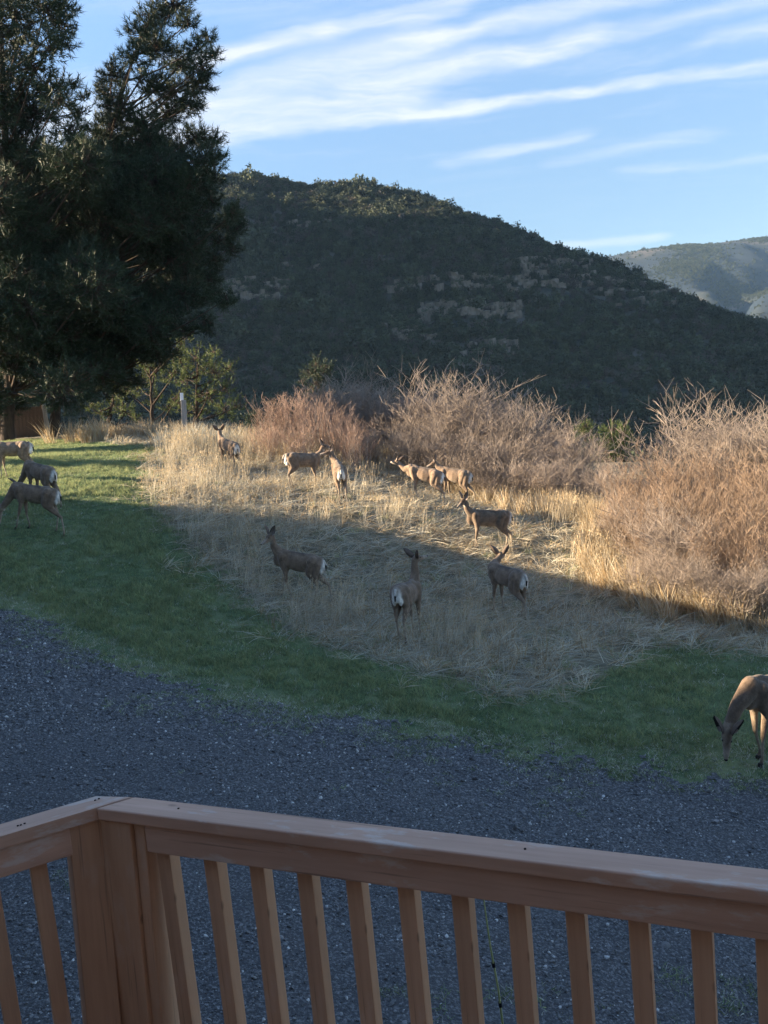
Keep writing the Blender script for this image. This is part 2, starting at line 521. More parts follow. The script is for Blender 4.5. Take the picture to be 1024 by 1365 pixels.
def wood_mat(name, c1, c2, worn, axis):
    m, n, b = mats_new(name); L = n.links.new
    t = n.nodes.new('ShaderNodeTexCoord'); mp = n.nodes.new('ShaderNodeMapping')
    st = [14, 14, 14]; st[axis] = 0.9
    mp.inputs['Scale'].default_value = st; L(t.outputs['Object'], mp.inputs[0])
    ns = n.nodes.new('ShaderNodeTexNoise'); ns.inputs['Scale'].default_value = 2.2; ns.inputs['Detail'].default_value = 8; ns.inputs['Roughness'].default_value = .6
    L(mp.outputs[0], ns.inputs['Vector'])
    cr = n.nodes.new('ShaderNodeValToRGB'); cr.color_ramp.elements[0].position = .3; cr.color_ramp.elements[1].position = .7
    cr.color_ramp.elements[0].color = (*c1, 1); cr.color_ramp.elements[1].color = (*c2, 1); L(ns.outputs[0], cr.inputs[0])
    nw = n.nodes.new('ShaderNodeTexNoise'); nw.inputs['Scale'].default_value = 7; nw.inputs['Detail'].default_value = 7; nw.inputs['Roughness'].default_value = .65
    mw = n.nodes.new('ShaderNodeMapping'); sw = [1.6, 1.6, 1.6]; sw[axis] = .55; mw.inputs['Scale'].default_value = sw
    L(t.outputs['Object'], mw.inputs[0]); L(mw.outputs[0], nw.inputs['Vector'])
    mr = n.nodes.new('ShaderNodeMapRange'); mr.inputs[1].default_value = .56; mr.inputs[2].default_value = .64; mr.inputs[4].default_value = worn
    L(nw.outputs[0], mr.inputs[0])
    mx = n.nodes.new('ShaderNodeMix'); mx.data_type = 'RGBA'; L(mr.outputs[0], mx.inputs[0]); L(cr.outputs[0], mx.inputs[6])
    mx.inputs[7].default_value = (0.62, 0.52, 0.45, 1)
    # soft tone drift between boards and along them
    nl = n.nodes.new('ShaderNodeTexNoise'); nl.inputs['Scale'].default_value = 1.7; nl.inputs['Detail'].default_value = 3
    L(t.outputs['Object'], nl.inputs['Vector'])
    oi = n.nodes.new('ShaderNodeObjectInfo')
    sm = n.nodes.new('ShaderNodeMath'); sm.operation = 'MULTIPLY_ADD'; sm.inputs[1].default_value = .25; L(oi.outputs['Random'], sm.inputs[0]); L(nl.outputs[0], sm.inputs[2])
    m2 = n.nodes.new('ShaderNodeMapRange'); m2.inputs[1].default_value = .35; m2.inputs[2].default_value = .95; m2.inputs[3].default_value = .82; m2.inputs[4].default_value = 1.15
    L(sm.outputs[0], m2.inputs[0])
    vs = n.nodes.new('ShaderNodeVectorMath'); vs.operation = 'SCALE'; L(mx.outputs[2], vs.inputs[0]); L(m2.outputs[0], vs.inputs['Scale'])
    ck_ = n.nodes.new('ShaderNodeTexNoise'); ck_.inputs['Scale'].default_value = 3.0; ck_.inputs['Detail'].default_value = 3
    mc = n.nodes.new('ShaderNodeMapping'); sc_ = [30, 30, 30]; sc_[axis] = .8; mc.inputs['Scale'].default_value = sc_
    L(t.outputs['Object'], mc.inputs[0]); L(mc.outputs[0], ck_.inputs['Vector'])
    mk_ = n.nodes.new('ShaderNodeMapRange'); mk_.inputs[1].default_value = .27; mk_.inputs[2].default_value = .36; mk_.inputs[3].default_value = .62; mk_.inputs[4].default_value = 1.0
    L(ck_.outputs[0], mk_.inputs[0])
    vk = n.nodes.new('ShaderNodeVectorMath'); vk.operation = 'SCALE'; L(vs.outputs[0], vk.inputs[0]); L(mk_.outputs[0], vk.inputs['Scale'])
    # knots and dirt spots
    vo = n.nodes.new('ShaderNodeTexVoronoi'); vo.inputs['Scale'].default_value = 5.5; mv = n.nodes.new('ShaderNodeMapping'); sv = [1.6, 1.6, 1.6]; sv[axis] = .8; mv.inputs['Scale'].default_value = sv
    L(t.outputs['Object'], mv.inputs[0]); L(mv.outputs[0], vo.inputs['Vector'])
    mo = n.nodes.new('ShaderNodeMapRange'); mo.inputs[1].default_value = .06; mo.inputs[2].default_value = .11; mo.inputs[3].default_value = .5; mo.inputs[4].default_value = 1.0
    L(vo.outputs['Distance'], mo.inputs[0])
    vz = n.nodes.new('ShaderNodeVectorMath'); vz.operation = 'SCALE'; L(vk.outputs[0], vz.inputs[0]); L(mo.outputs[0], vz.inputs['Scale'])
    L(vz.outputs[0], b.inputs['Base Color'])
    b.inputs['Roughness'].default_value = 0.55; b.inputs['Specular IOR Level'].default_value = 0.45
    bp = n.nodes.new('ShaderNodeBump'); bp.inputs['Strength'].default_value = .35; bp.inputs['Distance'].default_value = .004
    L(ns.outputs[0], bp.inputs['Height']); L(bp.outputs[0], b.inputs['Normal'])
    return m


M_rail = wood_mat('stained_rail', (0.50, 0.295, 0.20), (0.62, 0.385, 0.275), 0.75, 0)
M_post = wood_mat('stained_upright', (0.50, 0.285, 0.17), (0.63, 0.38, 0.235), 0.15, 2)

# ------------------------------------------------------------------ ground
gx = np.concatenate([-np.geomspace(5000, 17, 56), np.arange(-16, 13.01, 0.16), np.geomspace(14, 5000, 56)])
gy = np.concatenate([-np.geomspace(3000, 1, 30), np.arange(0, 36.01, 0.16), np.geomspace(37, 5000, 64)])
GX, GY = np.meshgrid(gx, gy, indexing='ij')
GZ = height(GX, GY)


def grid_mesh(name, GX, GY, GZ, m, keep=None, smooth=True):
    nx, ny = GX.shape
    V = np.stack([GX, GY, GZ], -1).reshape(-1, 3)
    i, j = np.meshgrid(np.arange(nx - 1), np.arange(ny - 1), indexing='ij')
    a = (i * ny + j).ravel()
    Q = np.stack([a, a + ny, a + ny + 1, a + 1], 1)
    if keep is not None: Q = Q[keep.ravel()]
    return tri_mesh(name, V, Q, m, smooth)


me = grid_mesh('ground', GX, GY, GZ, M_ground)
dry = inpoly(GX, GY, MEADOW).astype(np.float32)
dry = np.maximum(dry, sstep(29.5, 31.0, GY + (fbm(GX, GY, 2, 5) - .5) * 2).astype(np.float32))
far = sstep(13, 30, np.abs(GX)).astype(np.float32)
dry = np.clip(np.maximum(dry, far * 0.7), 0, 1)
at_ = me.attributes.new('dry', 'FLOAT', 'POINT'); at_.data.foreach_set('value', dry.ravel().astype(np.float32))
tag(meshobj('ground', me), kind='structure')

dx = np.arange(-14, 11, 0.065); dy = np.arange(-2, 15.5, 0.065)
DX, DY = np.meshgrid(dx, dy, indexing='ij')
cxm = (DX[:-1, :-1] + DX[1:, 1:]) / 2; cym = (DY[:-1, :-1] + DY[1:, 1:]) / 2
wob = (fbm(cxm * 2.3, cym * 2.3, 3, 21) - .5) * 0.8
keep = inpoly(cxm, cym + wob + (fbm(cxm * 9, cym * 9, 2, 23) - .5) * .5, DRIVE)
me = grid_mesh('gravel_driveway', DX, DY, height(DX, DY) + 0.012, M_gravelbase, keep)
tag(meshobj('gravel_driveway', me), kind='structure')


# ------------------------------------------------------------------ small scattered covers
def rot_rand(n, tilt, g=rng): return np.stack([g.normal(0, tilt, n), g.normal(0, tilt, n), g.uniform(0, 2 * np.pi, n)], 1)


def tuft(name, nb, rad, lmin, lmax, w, lean, bend, mats, seed, segs=2, comb=(0, 0), flat=0.0):
    g = np.random.default_rng(seed)
    a = g.uniform(0, 2 * np.pi, nb); r = rad * np.sqrt(g.uniform(0, 1, nb))
    P_ = np.stack([r * np.cos(a), r * np.sin(a), np.full(nb, -0.01)], 1)
    b2 = g.uniform(0, 2 * np.pi, nb)
    ln = np.abs(g.normal(0, lean, nb))
    D_ = np.stack([np.cos(b2) * ln + comb[0], np.sin(b2) * ln + comb[1], np.full(nb, 1.0 - flat)], 1)
    B_ = np.stack([np.cos(b2) * bend + comb[0] * .5, np.sin(b2) * bend + comb[1] * .5, np.full(nb, -bend * 0.7)], 1) * g.uniform(.3, 1.3, (nb, 1))
    Lh = g.uniform(lmin, lmax, nb)
    V, T = blades(P_, D_, Lh, np.full(nb, w) * g.uniform(.7, 1.3, nb), B_, g, segs)
    per = len(T) // nb
    return tri_mesh(name, V, T, mats=mats, matidx=np.repeat(g.integers(0, len(mats), nb), per))


# gravel stones
def stone(name, seed, m):
    bm = bmesh.new(); bmesh.ops.create_icosphere(bm, subdivisions=1, radius=1)
    g = random.Random(seed)
    sx, sy, sz = g.uniform(.8, 1.3), g.uniform(.6, 1), g.uniform(.4, .7)
    for v in bm.verts:
        k = g.uniform(.75, 1.2); v.co = Vector((v.co.x * sx * k, v.co.y * sy * k, v.co.z * sz * k))
    me = bpy.data.meshes.new(name); bm.to_mesh(me); bm.free(); me.materials.append(m); return me


def in_view(x, y, z, mg=60):
    d = np.stack([x, y, z - EYE], -1)
    a = d @ np.array(_rt); b_ = d @ np.array(_up); c = d @ np.array(_fw)
    px = 512 + F * a / np.maximum(c, .01); py = 682.5 - F * b_ / np.maximum(c, .01)
    return (c > .1) & (px > -mg) & (px < 1024 + mg) & (py > -mg) & (py < 1365 + mg)


N = 210000
x = rng.uniform(-8, 7.5, N); y = rng.uniform(3.2, 14.6, N)
w_ = (fbm(x * 2.3, y * 2.3, 3, 21) - .5) * 0.8
k = inpoly(x, y + w_ + rng.normal(0, .12, N), DRIVE)
z = height(x, y); k &= in_view(x, y, z, 120)
k &= rng.uniform(0, 1, N) < np.clip(9.0 / y, 0.45, 1.0) * (.35 + 1.1 * sstep(.34, .62, fbm(x * .7 + y * .5, y * .9, 3, 95)))
x, y, z = x[k], y[k], z[k]
n_ = len(x)
sz = rng.lognormal(math.log(.0105), .38, n_) * np.clip(y / 9.0, .8, 1.25)
idx = np.where(rng.uniform(0, 1, n_) < .05, rng.integers(3, 5, n_), rng.integers(0, 3, n_))
scatter('gravel', [stone('stone', i, M_stone if i < 3 else M_stonep) for i in range(5)],
        np.stack([x, y, z + .012 + sz * .15], 1), rot_rand(n_, .5), sz, idx, 'loose dark grey gravel covering the driveway')

# lawn
lawn_k = [tuft('lawn_tuft', 26, .10, .03, .075, .006, .5, .35, [M_lawn, M_lawn, M_lawn, M_lawn2], 100 + i) for i in range(4)]
lawn_k += [tuft('lawn_tuft_long', 22, .10, .06, .13, .007, .55, .4, [M_lawn, M_lawn2], 110 + i) for i in range(2)]
lawn_k += [tuft('lawn_tuft_straw', 20, .10, .03, .08, .006, .8, .4, [M_straw, M_lawn2, M_straw3], 120 + i) for i in range(2)]
N = 105000
x = rng.uniform(-16, 9, N); y = rng.uniform(8.5, 33, N)
w_ = (fbm(x * 2.3, y * 2.3, 3, 21) - .5) * 0.8
k = ~inpoly(x, y + w_ + rng.normal(0, .10, N), DRIVE) & ~inpoly(x + rng.normal(0, .25, N) + (fbm(x * 1.1, y * 1.1, 3, 31) - .5) * 1.6, y + rng.normal(0, .3, N), MEADOW)
z = height(x, y); k &= in_view(x, y, z)
x, y, z = x[k], y[k], z[k]; n_ = len(x)
# distance below the drive edge -> straw mixed in
edge = inpoly(x, y - .55 + w_[k], DRIVE)
u = rng.uniform(0, 1, n_)
nz = fbm(x * .8, y * .8, 3, 40)
idx = rng.integers(0, 4, n_)
idx = np.where((u < sstep(.42, .62, nz) * .8), rng.integers(4, 6, n_), idx)
idx = np.where((edge & (rng.uniform(0, 1, n_) < .7)) | (rng.uniform(0, 1, n_) < .04 + .12 * sstep(.5, .75, fbm(x * .5, y * .5, 2, 77))), rng.integers(6, 8, n_), idx)
scatter('lawn_grass', lawn_k, np.stack([x, y, z], 1), rot_rand(n_, .15), rng.uniform(.75, 1.3, n_) * (1 - .3 * edge), idx, 'short green lawn grass between drive and meadow')

# small weeds in the gravel
wk = [tuft('weed_tuft', 34, .12, .03, .09, .007, .8, .4, [M_lawn, M_lawn2, M_straw3], 130 + i) for i in range(2)]
pts = []
for (px, py, sp, c) in [(985, 1335, .20, 60), (520, 1330, .1, 12), (700, 1340, .14, 14), (70, 1180, .12, 10), (290, 945, .35, 60), (560, 992, .3, 30), (760, 1000, .5, 110), (620, 985, .4, 90), (900, 1010, .5, 90), (430, 950, .4, 60)]:
    p = ghit(px, py)
    for _ in range(c): pts.append((p[0] + rnd.gauss(0, sp * 1.6), p[1] + rnd.gauss(0, sp * .7)))
_x = rng.uniform(-8, 7, 40000); _y = rng.uniform(7, 15, 40000)
_in = inpoly(_x, _y, DRIVE); _d = rng.exponential(.28, 40000)
_k = _in & ~inpoly(_x, _y + _d, DRIVE) & (fbm(_x * 1.3, _y * 1.3, 3, 88) > .47)
pts = np.vstack([np.array(pts), np.stack([_x, _y], 1)[_k][:2600]]); z = height(pts[:, 0], pts[:, 1])
scatter('gravel_weeds', wk, np.column_stack([pts, z + .01]), rot_rand(len(pts), .2), rng.uniform(.4, 1.0, len(pts)), rng.integers(0, 2, len(pts)), 'low green weeds growing through the gravel')

# meadow
ms = [M_straw, M_straw2, M_straw3, M_straw]
mk = [tuft('matted_tuft', 26, .20, .2, .55, .011, .9, .5, ms, 200 + i, 3, (.45, -.15), .60) for i in range(4)]
mk += [tuft('upright_tuft', 12, .07, .18, .42, .010, .35, .15, ms, 210 + i, 3, (.08, 0)) for i in range(3)]
mk += [tuft('green_tuft', 24, .12, .08, .2, .008, .5, .35, [M_lawn2, M_straw3, M_lawn2], 220 + i) for i in range(2)]
N = 30000
x = rng.uniform(-10, 12, N); y = rng.uniform(10, 33, N)
k = inpoly(x + rng.normal(0, .3, N) + (fbm(x * 1.1, y * 1.1, 3, 31) - .5) * 1.6, y + rng.normal(0, .35, N), MEADOW); z = height(x, y); k &= in_view(x, y, z)
dens = fbm(x * .55, y * .55, 3, 60); k &= rng.uniform(0, 1, N) < .22 + 1.2 * sstep(.36, .6, dens)
x, y, z = x[k], y[k], z[k]; n_ = len(x)
nz = fbm(x * .7, y * .7, 3, 61); u = rng.uniform(0, 1, n_)
idx = np.where(u < .68, rng.integers(0, 4, n_), np.where(u < .68 + .16 * sstep(.4, .6, nz), rng.integers(4, 7, n_), rng.integers(7, 9, n_)))
idx = np.where((idx >= 7) & (rng.uniform(0, 1, n_) < .25 * (y > 14)), rng.integers(0, 4, n_), idx)
scatter('meadow_grass', mk, np.stack([x, y, z], 1), np.stack([rng.normal(0, .15, n_), rng.normal(0, .15, n_), rng.normal(-.3, 1.3, n_)], 1),
        rng.uniform(.55, 1.15, n_) * np.where(idx < 4, .8, 1), idx, 'dry straw coloured meadow grass, matted and bleached')


# tall dry stalks with seed heads
def stalks(name, nb, rad, lmin, lmax, w, lean, mats, seed, comb=.1, head=.14):
    g = np.random.default_rng(seed)
    a = g.uniform(0, 6.28, nb); r = rad * np.sqrt(g.uniform(0, 1, nb))
    P_ = np.stack([r * np.cos(a), r * np.sin(a), np.full(nb, -.01)], 1)
    D_ = np.stack([g.normal(comb, lean, nb), g.normal(0, lean, nb), np.ones(nb)], 1)
    Lh = g.uniform(lmin, lmax, nb); B_ = np.stack([g.normal(comb, .12, nb), g.normal(0, .12, nb), np.full(nb, -.05)], 1)
    V, T = blades(P_, D_, Lh, np.full(nb, w), B_, g, 3)
    Dn = D_ / np.linalg.norm(D_, axis=1, keepdims=True)
    tip = P_ + Dn * Lh[:, None] + B_ * Lh[:, None]
    rep = 5
    P2 = np.repeat(tip, rep, 0) - np.repeat(Dn, rep, 0) * g.uniform(0, head, (nb * rep, 1))
    D2 = np.repeat(Dn, rep, 0) + g.normal(0, .35, (nb * rep, 3))
    V2, T2 = blades(P2, D2, g.uniform(.03, .07, nb * rep), np.full(nb * rep, .011), np.zeros((nb * rep, 3)), g, 1)
    mi = np.concatenate([np.zeros(len(T), int), np.ones(len(T2), int)])
    return tri_mesh(name, np.vstack([V, V2]), np.vstack([T, T2 + len(V)]), mats=mats, matidx=mi)


sk = [stalks('stalk_group', 9, .14, .45, .85, .006, .16, [M_straw, M_seed], 300 + i) for i in range(4)]
pl = []
for (px, py, sx, sy, c) in [(250, 640, 60, 22, 150), (215, 690, 25, 40, 40), (300, 720, 60, 40, 70), (350, 625, 60, 20, 70), (560, 600, 60, 14, 60), (440, 600, 60, 12, 120),
                            (400, 700, 60, 30, 30), (480, 640, 60, 25, 40), (540, 690, 50, 20, 40), (700, 660, 50, 12, 120), (760, 690, 40, 16, 90), (640, 640, 40, 10, 80),
                            (330, 770, 40, 30, 40), (440, 830, 60, 20, 50), (620, 860, 60, 25, 40), (250, 600, 30, 8, 90), (330, 598, 30, 8, 70), (780, 760, 40, 30, 30), (380, 590, 30, 8, 80)]:
    for _ in range(c):
        q = (px + rnd.gauss(0, sx * .6), py + rnd.gauss(0, sy * .6))
        if q[1] > 590: pl.append(ghit(*q))
pl = np.array(pl); pl = pl[inpoly(pl[:, 0], pl[:, 1], MEADOW) & (pl[:, 1] < 34)]
n_ = len(pl)
scatter('tall_dry_stalks', sk, pl, np.stack([rng.normal(0, .1, n_), rng.normal(0, .1, n_), rng.normal(0, .8, n_)], 1), rng.uniform(.55, 1.05, n_), rng.integers(0, 4, n_),
        'tall thin dry grass stalks with seed heads')
import os

# ------------------------------------------------------------------ hill beyond the valley
_rp = [(-900, 120), (-400, 150), (0, 190), (180, 200), (300, 219), (400, 236), (460, 240), (520, 250), (560, 257), (640, 290), (720, 318), (800, 350), (880, 390), (950, 425), (1000, 436), (1100, 440), (1250, 455), (1500, 480), (2400, 500)]
_rw = np.array([at(px, py, 430) for px, py in _rp])


def hill_h(x, y):
    top = np.interp(x, _rw[:, 0], _rw[:, 2]) - 3.5
    base = -24.0
    yr = 430 - 0.10 * np.clip(x, -300, 300)
    shade_spur = 215 * np.exp(-((x + 400) / 130.) ** 2 - ((y - 300) / 95.) ** 2)  # unseen rise left of frame, added to keep the hill face in shade
    t = np.clip((y - 150) / (yr - 150), 0, 1)
    tt = t + (fbm(x * .006, y * .006, 3, 70) - .5) * .22 * np.sin(np.pi * t)
    s = 0.30 * tt + 0.70 * sstep(0.02, 1.05, tt)
    z = base + (top - base) * np.clip(s, 0, 1.02)
    gul = np.abs(fbm((x + y * .25) * .016, y * .003, 3, 71) - .5) * 2
    z = z - (1 - sstep(0, .45, gul)) * 7 * np.sin(np.pi * np.clip(t, 0, 1))
    z = z + (fbm(x * .05, y * .05, 4, 72) - .5) * 5 * np.clip(t * 4, 0, 1)
    z = np.where(y > yr, top - (y - yr) * 0.10 + (fbm(x * .05, y * .05, 4, 72) - .5) * 5, z)
    return z + shade_spur


hx = np.concatenate([np.arange(-1500, -360, 20), np.arange(-360, 420, 3.5), np.arange(420, 1500, 20)])
hy = np.concatenate([np.arange(140, 480, 3.5), np.arange(480, 900, 20)])
HX, HY = np.meshgrid(hx, hy, indexing='ij')
tag(meshobj('hill', grid_mesh('hill', HX, HY, hill_h(HX, HY), M_hill)), kind='structure')


def hhit(px, py):
    d = ray(px, py); d = d / d[1]
    t = np.linspace(150, 520, 1500)
    Z = EYE + d[2] * t; g = hill_h(d[0] * t, t)
    ok = Z <= g
    if not ok.any(): return None
    k = int(np.argmax(ok)); return np.array([d[0] * t[k], t[k], g[k]])


# woodland crowns on the hill
def crown_clump(name, seed, nl, h, m, s=.62):
    g = np.random.default_rng(seed)
    lob = g.normal(0, .33, (7, 3)) * [1, 1, .7] + [0, 0, .55]
    c = lob[g.integers(0, 7, nl)] + g.normal(0, .20, (nl, 3))
    c[:, 2] = np.abs(c[:, 2]) * h
    nrm = g.normal(0, 1, (nl, 3)); D, U, Wv = frames(nrm)
    sz = g.uniform(.09, .2, (nl, 1)) * s / .62
    V = np.stack([c - U * sz, c + U * sz, c + Wv * sz * 1.5], 1).reshape(-1, 3)
    V2 = np.stack([c + U * sz * .6, c + D * sz * 1.2, c - Wv * sz], 1).reshape(-1, 3)
    T = np.arange(nl * 3).reshape(-1, 3)
    return tri_mesh(name, np.vstack([V, V2]), np.vstack([T, T + nl * 3]), m)


ck = [crown_clump('juniper_crown', 400 + i, 210, 1.25, M_crown) for i in range(4)] + [crown_clump('oak_scrub', 410 + i, 150, .8, M_crown2, .5) for i in range(2)]
N = 190000
x = rng.uniform(-330, 380, N); y = rng.uniform(150, 470, N)
z = hill_h(x, y); k = in_view(x, y, z, 80)
# cliff strata: pixel rows that show bare rock
STRATA = [(285, 385, 372, 402, .55), (520, 690, 366, 392, .6), (560, 700, 404, 424, .9), (690, 790, 345, 385, .7), (790, 905, 372, 398, .6), (510, 585, 424, 455, .3), (600, 690, 455, 480, .6), (700, 760, 340, 352, .3), (370, 440, 350, 362, .25), (820, 900, 398, 412, .45), (360, 440, 292, 306, .18), (500, 560, 285, 300, .12), (850, 900, 370, 380, .3)]
CP_w = []
d_ = np.stack([x, y, z - EYE], -1)
ppx = 512 + F * (d_ @ np.array(_rt)) / (d_ @ np.array(_fw)); ppy = 682.5 - F * (d_ @ np.array(_up)) / (d_ @ np.array(_fw))
for (a, b_, c, e, pr) in STRATA:
    ins = (ppx > a) & (ppx < b_) & (ppy > c + 2) & (ppy < e + 9)
    k &= ~(ins & (rng.uniform(0, 1, N) < pr * .9))
dn = fbm(x * .03, y * .03, 3, 80)
k &= rng.uniform(0, 1, N) < .45 + .8 * sstep(.35, .6, dn)
x, y, z = x[k], y[k], z[k]; n_ = len(x)
sz = rng.lognormal(math.log(1.2), .40, n_)
idx = np.where(rng.uniform(0, 1, n_) < .35, rng.integers(4, 6, n_), rng.integers(0, 4, n_))
scatter('hill_woodland', ck, np.stack([x, y, z - .3], 1), rot_rand(n_, .08), sz, idx, 'dense juniper and oak scrub covering the shaded hill')

# rock cliffs: each band a thing made of separate weathered blocks
ROCKL = ['pale broken rock ledges on the left flank of the hill beside the pines', 'broken upper rock ledge across the middle of the hill', 'long pale rock ledge in the middle of the dark hill',
         'brown rock cliff high on the right shoulder of the hill', 'dim rock cliff on the lower right shoulder of the hill', 'small scattered outcrop low on the hill left of centre',
         'lowest pale rock outcrop just above the tallest bare shrub', 'thin grey ledge above the brown cliff', 'faint small outcrop high on the left slope', 'narrow rock ledge below the dim right cliff',
         'few pale boulders near the sunlit crest on the left', 'few pale boulders under the middle of the crest', 'orange tinted rocks where the ridge dips to the right']


def rock_block(seed):
    bm = bmesh.new(); bmesh.ops.create_cube(bm, size=2)
    g = random.Random(seed)
    bmesh.ops.subdivide_edges(bm, edges=bm.edges[:], cuts=1, use_grid_fill=True)
    for v in bm.verts:
        v.co = Vector((v.co.x * g.uniform(.7, 1.05), v.co.y * g.uniform(.7, 1.05), v.co.z * g.uniform(.8, 1.05)))
    me = bpy.data.meshes.new('rock_block'); bm.to_mesh(me); bm.free(); me.materials.append(M_rock); return me


rbs = [rock_block(i) for i in range(6)]
for si, (a, b_, c, e, pr) in enumerate(STRATA):
    g = random.Random(500 + si)
    rows = max(1, int((e - c) / 9))
    nblk = int((b_ - a) * (.35 + pr) / 3.0) + 3
    root = None
    for row in range(rows):
        for q in range(nblk):
            t = (q + g.random() * .6) / nblk
            if g.random() < .22 or math.sin(t * 11 + si * 2 + row * 1.7) + .7 * math.sin(t * 31 + si + row * 5) > 1.25 - 1.2 * (1 - pr): continue
            px = a + (b_ - a) * t; py = c + (e - c) * ((row + .6) / rows) + 2.0 * math.sin(t * 7 + si) + g.gauss(0, 1.3)
            p = hhit(px, py)
            if p is None: continue
            if root is None: root = tag(empty('rock_cliff', tuple(p)), ROCKL[si], 'cliff', 'rock ledges on the hillside')
            hz = g.uniform(.4, 1.5)
            o = link(bpy.data.objects.new('rock_block', rbs[g.randrange(6)]), root)
            o.location = (p[0] - root.location.x, p[1] - root.location.y, p[2] - root.location.z + hz * .5)
            o.rotation_euler = (g.gauss(0, .06), g.gauss(0, .06), g.uniform(-.3, .3))
            o.scale = (g.uniform(.6, 1.5), g.uniform(1.2, 2.0), hz)

# far mountain
mx_ = np.linspace(-1600, 2900, 420); my_ = np.linspace(620, 2400, 240)
MX, MY = np.meshgrid(mx_, my_, indexing='ij')
_mp = [(-600, 380), (300, 370), (700, 358), (800, 344), (850, 335), (900, 329), (960, 323), (1024, 318), (1150, 308), (1500, 300), (2300, 330)]
_mw = np.array([at(px, py, 1600) for px, py in _mp])
top = np.interp(MX, _mw[:, 0], _mw[:, 2])
t = np.clip((MY - 650) / 950, 0, 1)
MZ = -40 + (top + 40) * (0.30 * t + 0.70 * sstep(.30, 1.0, t)) + ((fbm(MX * .0040, MY * .0034, 5, 90) - .5) * 150 - 35 * (1 - sstep(0, .5, np.abs(fbm(MX * .0065, MY * .002, 3, 92) - .5) * 4))) * np.sin(np.pi * np.clip(t, 0, 1))
MZ = np.where(MY > 1600, top - (MY - 1600) * .05, MZ) - 60 * (t <= 0)
MZ += np.where(t > .9, (fbm(MX * .01, MY * .01, 3, 91) - .5) * 8, 0)
tag(meshobj('mountain', grid_mesh('mountain', MX, MY, MZ, M_mtn)), kind='structure')
_N = 260000
_x = rng.uniform(250, 1250, _N); _y = rng.uniform(700, 1640, _N)
_fi = (_x - mx_[0]) / (mx_[1] - mx_[0]); _fj = (_y - my_[0]) / (my_[1] - my_[0])
_i = _fi.astype(int); _j = _fj.astype(int); _fi -= _i; _fj -= _j
_z = MZ[_i, _j] * (1 - _fi) * (1 - _fj) + MZ[_i + 1, _j] * _fi * (1 - _fj) + MZ[_i, _j + 1] * (1 - _fi) * _fj + MZ[_i + 1, _j + 1] * _fi * _fj
_k = in_view(_x, _y, _z, 40) & (rng.uniform(0, 1, _N) < sstep(.40, .60, fbm(_x * .008, _y * .005, 4, 96)) * .5 + .02)
_k[np.cumsum(_k) > 60000] = False
_x, _y, _z = _x[_k], _y[_k], _z[_k]; n_ = len(_x)
scatter('mountain_woodland', ck[:4], np.stack([_x, _y, _z - .5], 1), rot_rand(n_, .05), rng.lognormal(math.log(1.35), .35, n_), rng.integers(0, 4, n_), 'dark scrub woodland patches on the far mountain')


# ------------------------------------------------------------------ bare shrubs
def shrub_mesh(seed, hgt, rad, nst, upright, m_stem, m_twig, ntw=3, wand=.30):
    g = random.Random(seed)
    A, B_, RA, RB, T = [], [], [], [], []
    tA, tB, tR = [], [], []

    def unit(v):
        l = math.sqrt(v[0] ** 2 + v[1] ** 2 + v[2] ** 2) or 1; return (v[0] / l, v[1] / l, v[2] / l)

    def grow(p, d, ln, r, lev):
        nseg = 4 if lev == 0 else (3 if lev == 1 else 2)
        for i in range(nseg):
            k = wand * .6 if lev == 0 else wand
            d = unit((d[0] + g.gauss(0, k), d[1] + g.gauss(0, k), d[2] + g.gauss(0, k * .6) + upright * .12))
            s = ln / nseg * g.uniform(.8, 1.2)
            q = (p[0] + d[0] * s, p[1] + d[1] * s, p[2] + d[2] * s)
            r2 = r * .78
            if lev < 2: A.append(p); B_.append(q); RA.append(r); RB.append(r2)
            else: tA.append(p); tB.append(q); tR.append(max(r, .0062))
            p, r = q, r2
            if lev == 0 and i >= 0:
                for _ in range((g.choice((1, 2)) if wand < .2 else g.choice((2, 3))) if i > 0 else 1):
                    a = g.uniform(0, 6.28); sp = g.uniform(.45, 1.0) * (1.25 - upright * .5)
                    grow(p, unit((d[0] + math.cos(a) * sp, d[1] + math.sin(a) * sp, d[2] + .1)), ln * g.uniform(.28, .5), r * .6, 1)
            elif lev == 1:
                for _ in range(ntw):
                    a = g.uniform(0, 6.28); sp = g.uniform(.5, 1.1) * (1.25 - upright * .5)
                    grow(p, unit((d[0] + math.cos(a) * sp, d[1] + math.sin(a) * sp, d[2] + .15)), ln * g.uniform(.45, .9), r * .55, 2)
            elif lev == 2:
                for _ in range(2):
                    a = g.uniform(0, 6.28)
                    e = unit((d[0] + math.cos(a) * .8, d[1] + math.sin(a) * .8, d[2] + .2)); l3 = ln * g.uniform(.3, .6)
                    tA.append(p); tB.append((p[0] + e[0] * l3, p[1] + e[1] * l3, p[2] + e[2] * l3)); tR.append(.0055)

    for s in range(nst):
        a = g.uniform(0, 6.28); rr = rad * .35 * math.sqrt(g.random())
        out = g.uniform(.05, .75) * (1.1 - upright * .6)
        b = g.uniform(0, 6.28) if rr < .1 else a + g.gauss(0, .5)
        grow((rr * math.cos(a), rr * math.sin(a), -.1), unit((math.cos(b) * out, math.sin(b) * out, 1)), hgt * g.uniform(.5, .78), (.022 if wand < .2 else .017) * hgt / 3 * g.uniform(.8, 1.3), 0)
    V, Q = tubes(A, B_, RA, RB, 4)
    st = tri_mesh('stems', V, Q, m_stem)
    tR = np.array(tR); zq = float(np.percentile(np.array(tB)[:, 2], 99.8))
    V, Q = tubes(tA, tB, tR, tR * .55, 3)
    tw = tri_mesh('twigs', V, Q, m_twig)
    return st, tw, zq


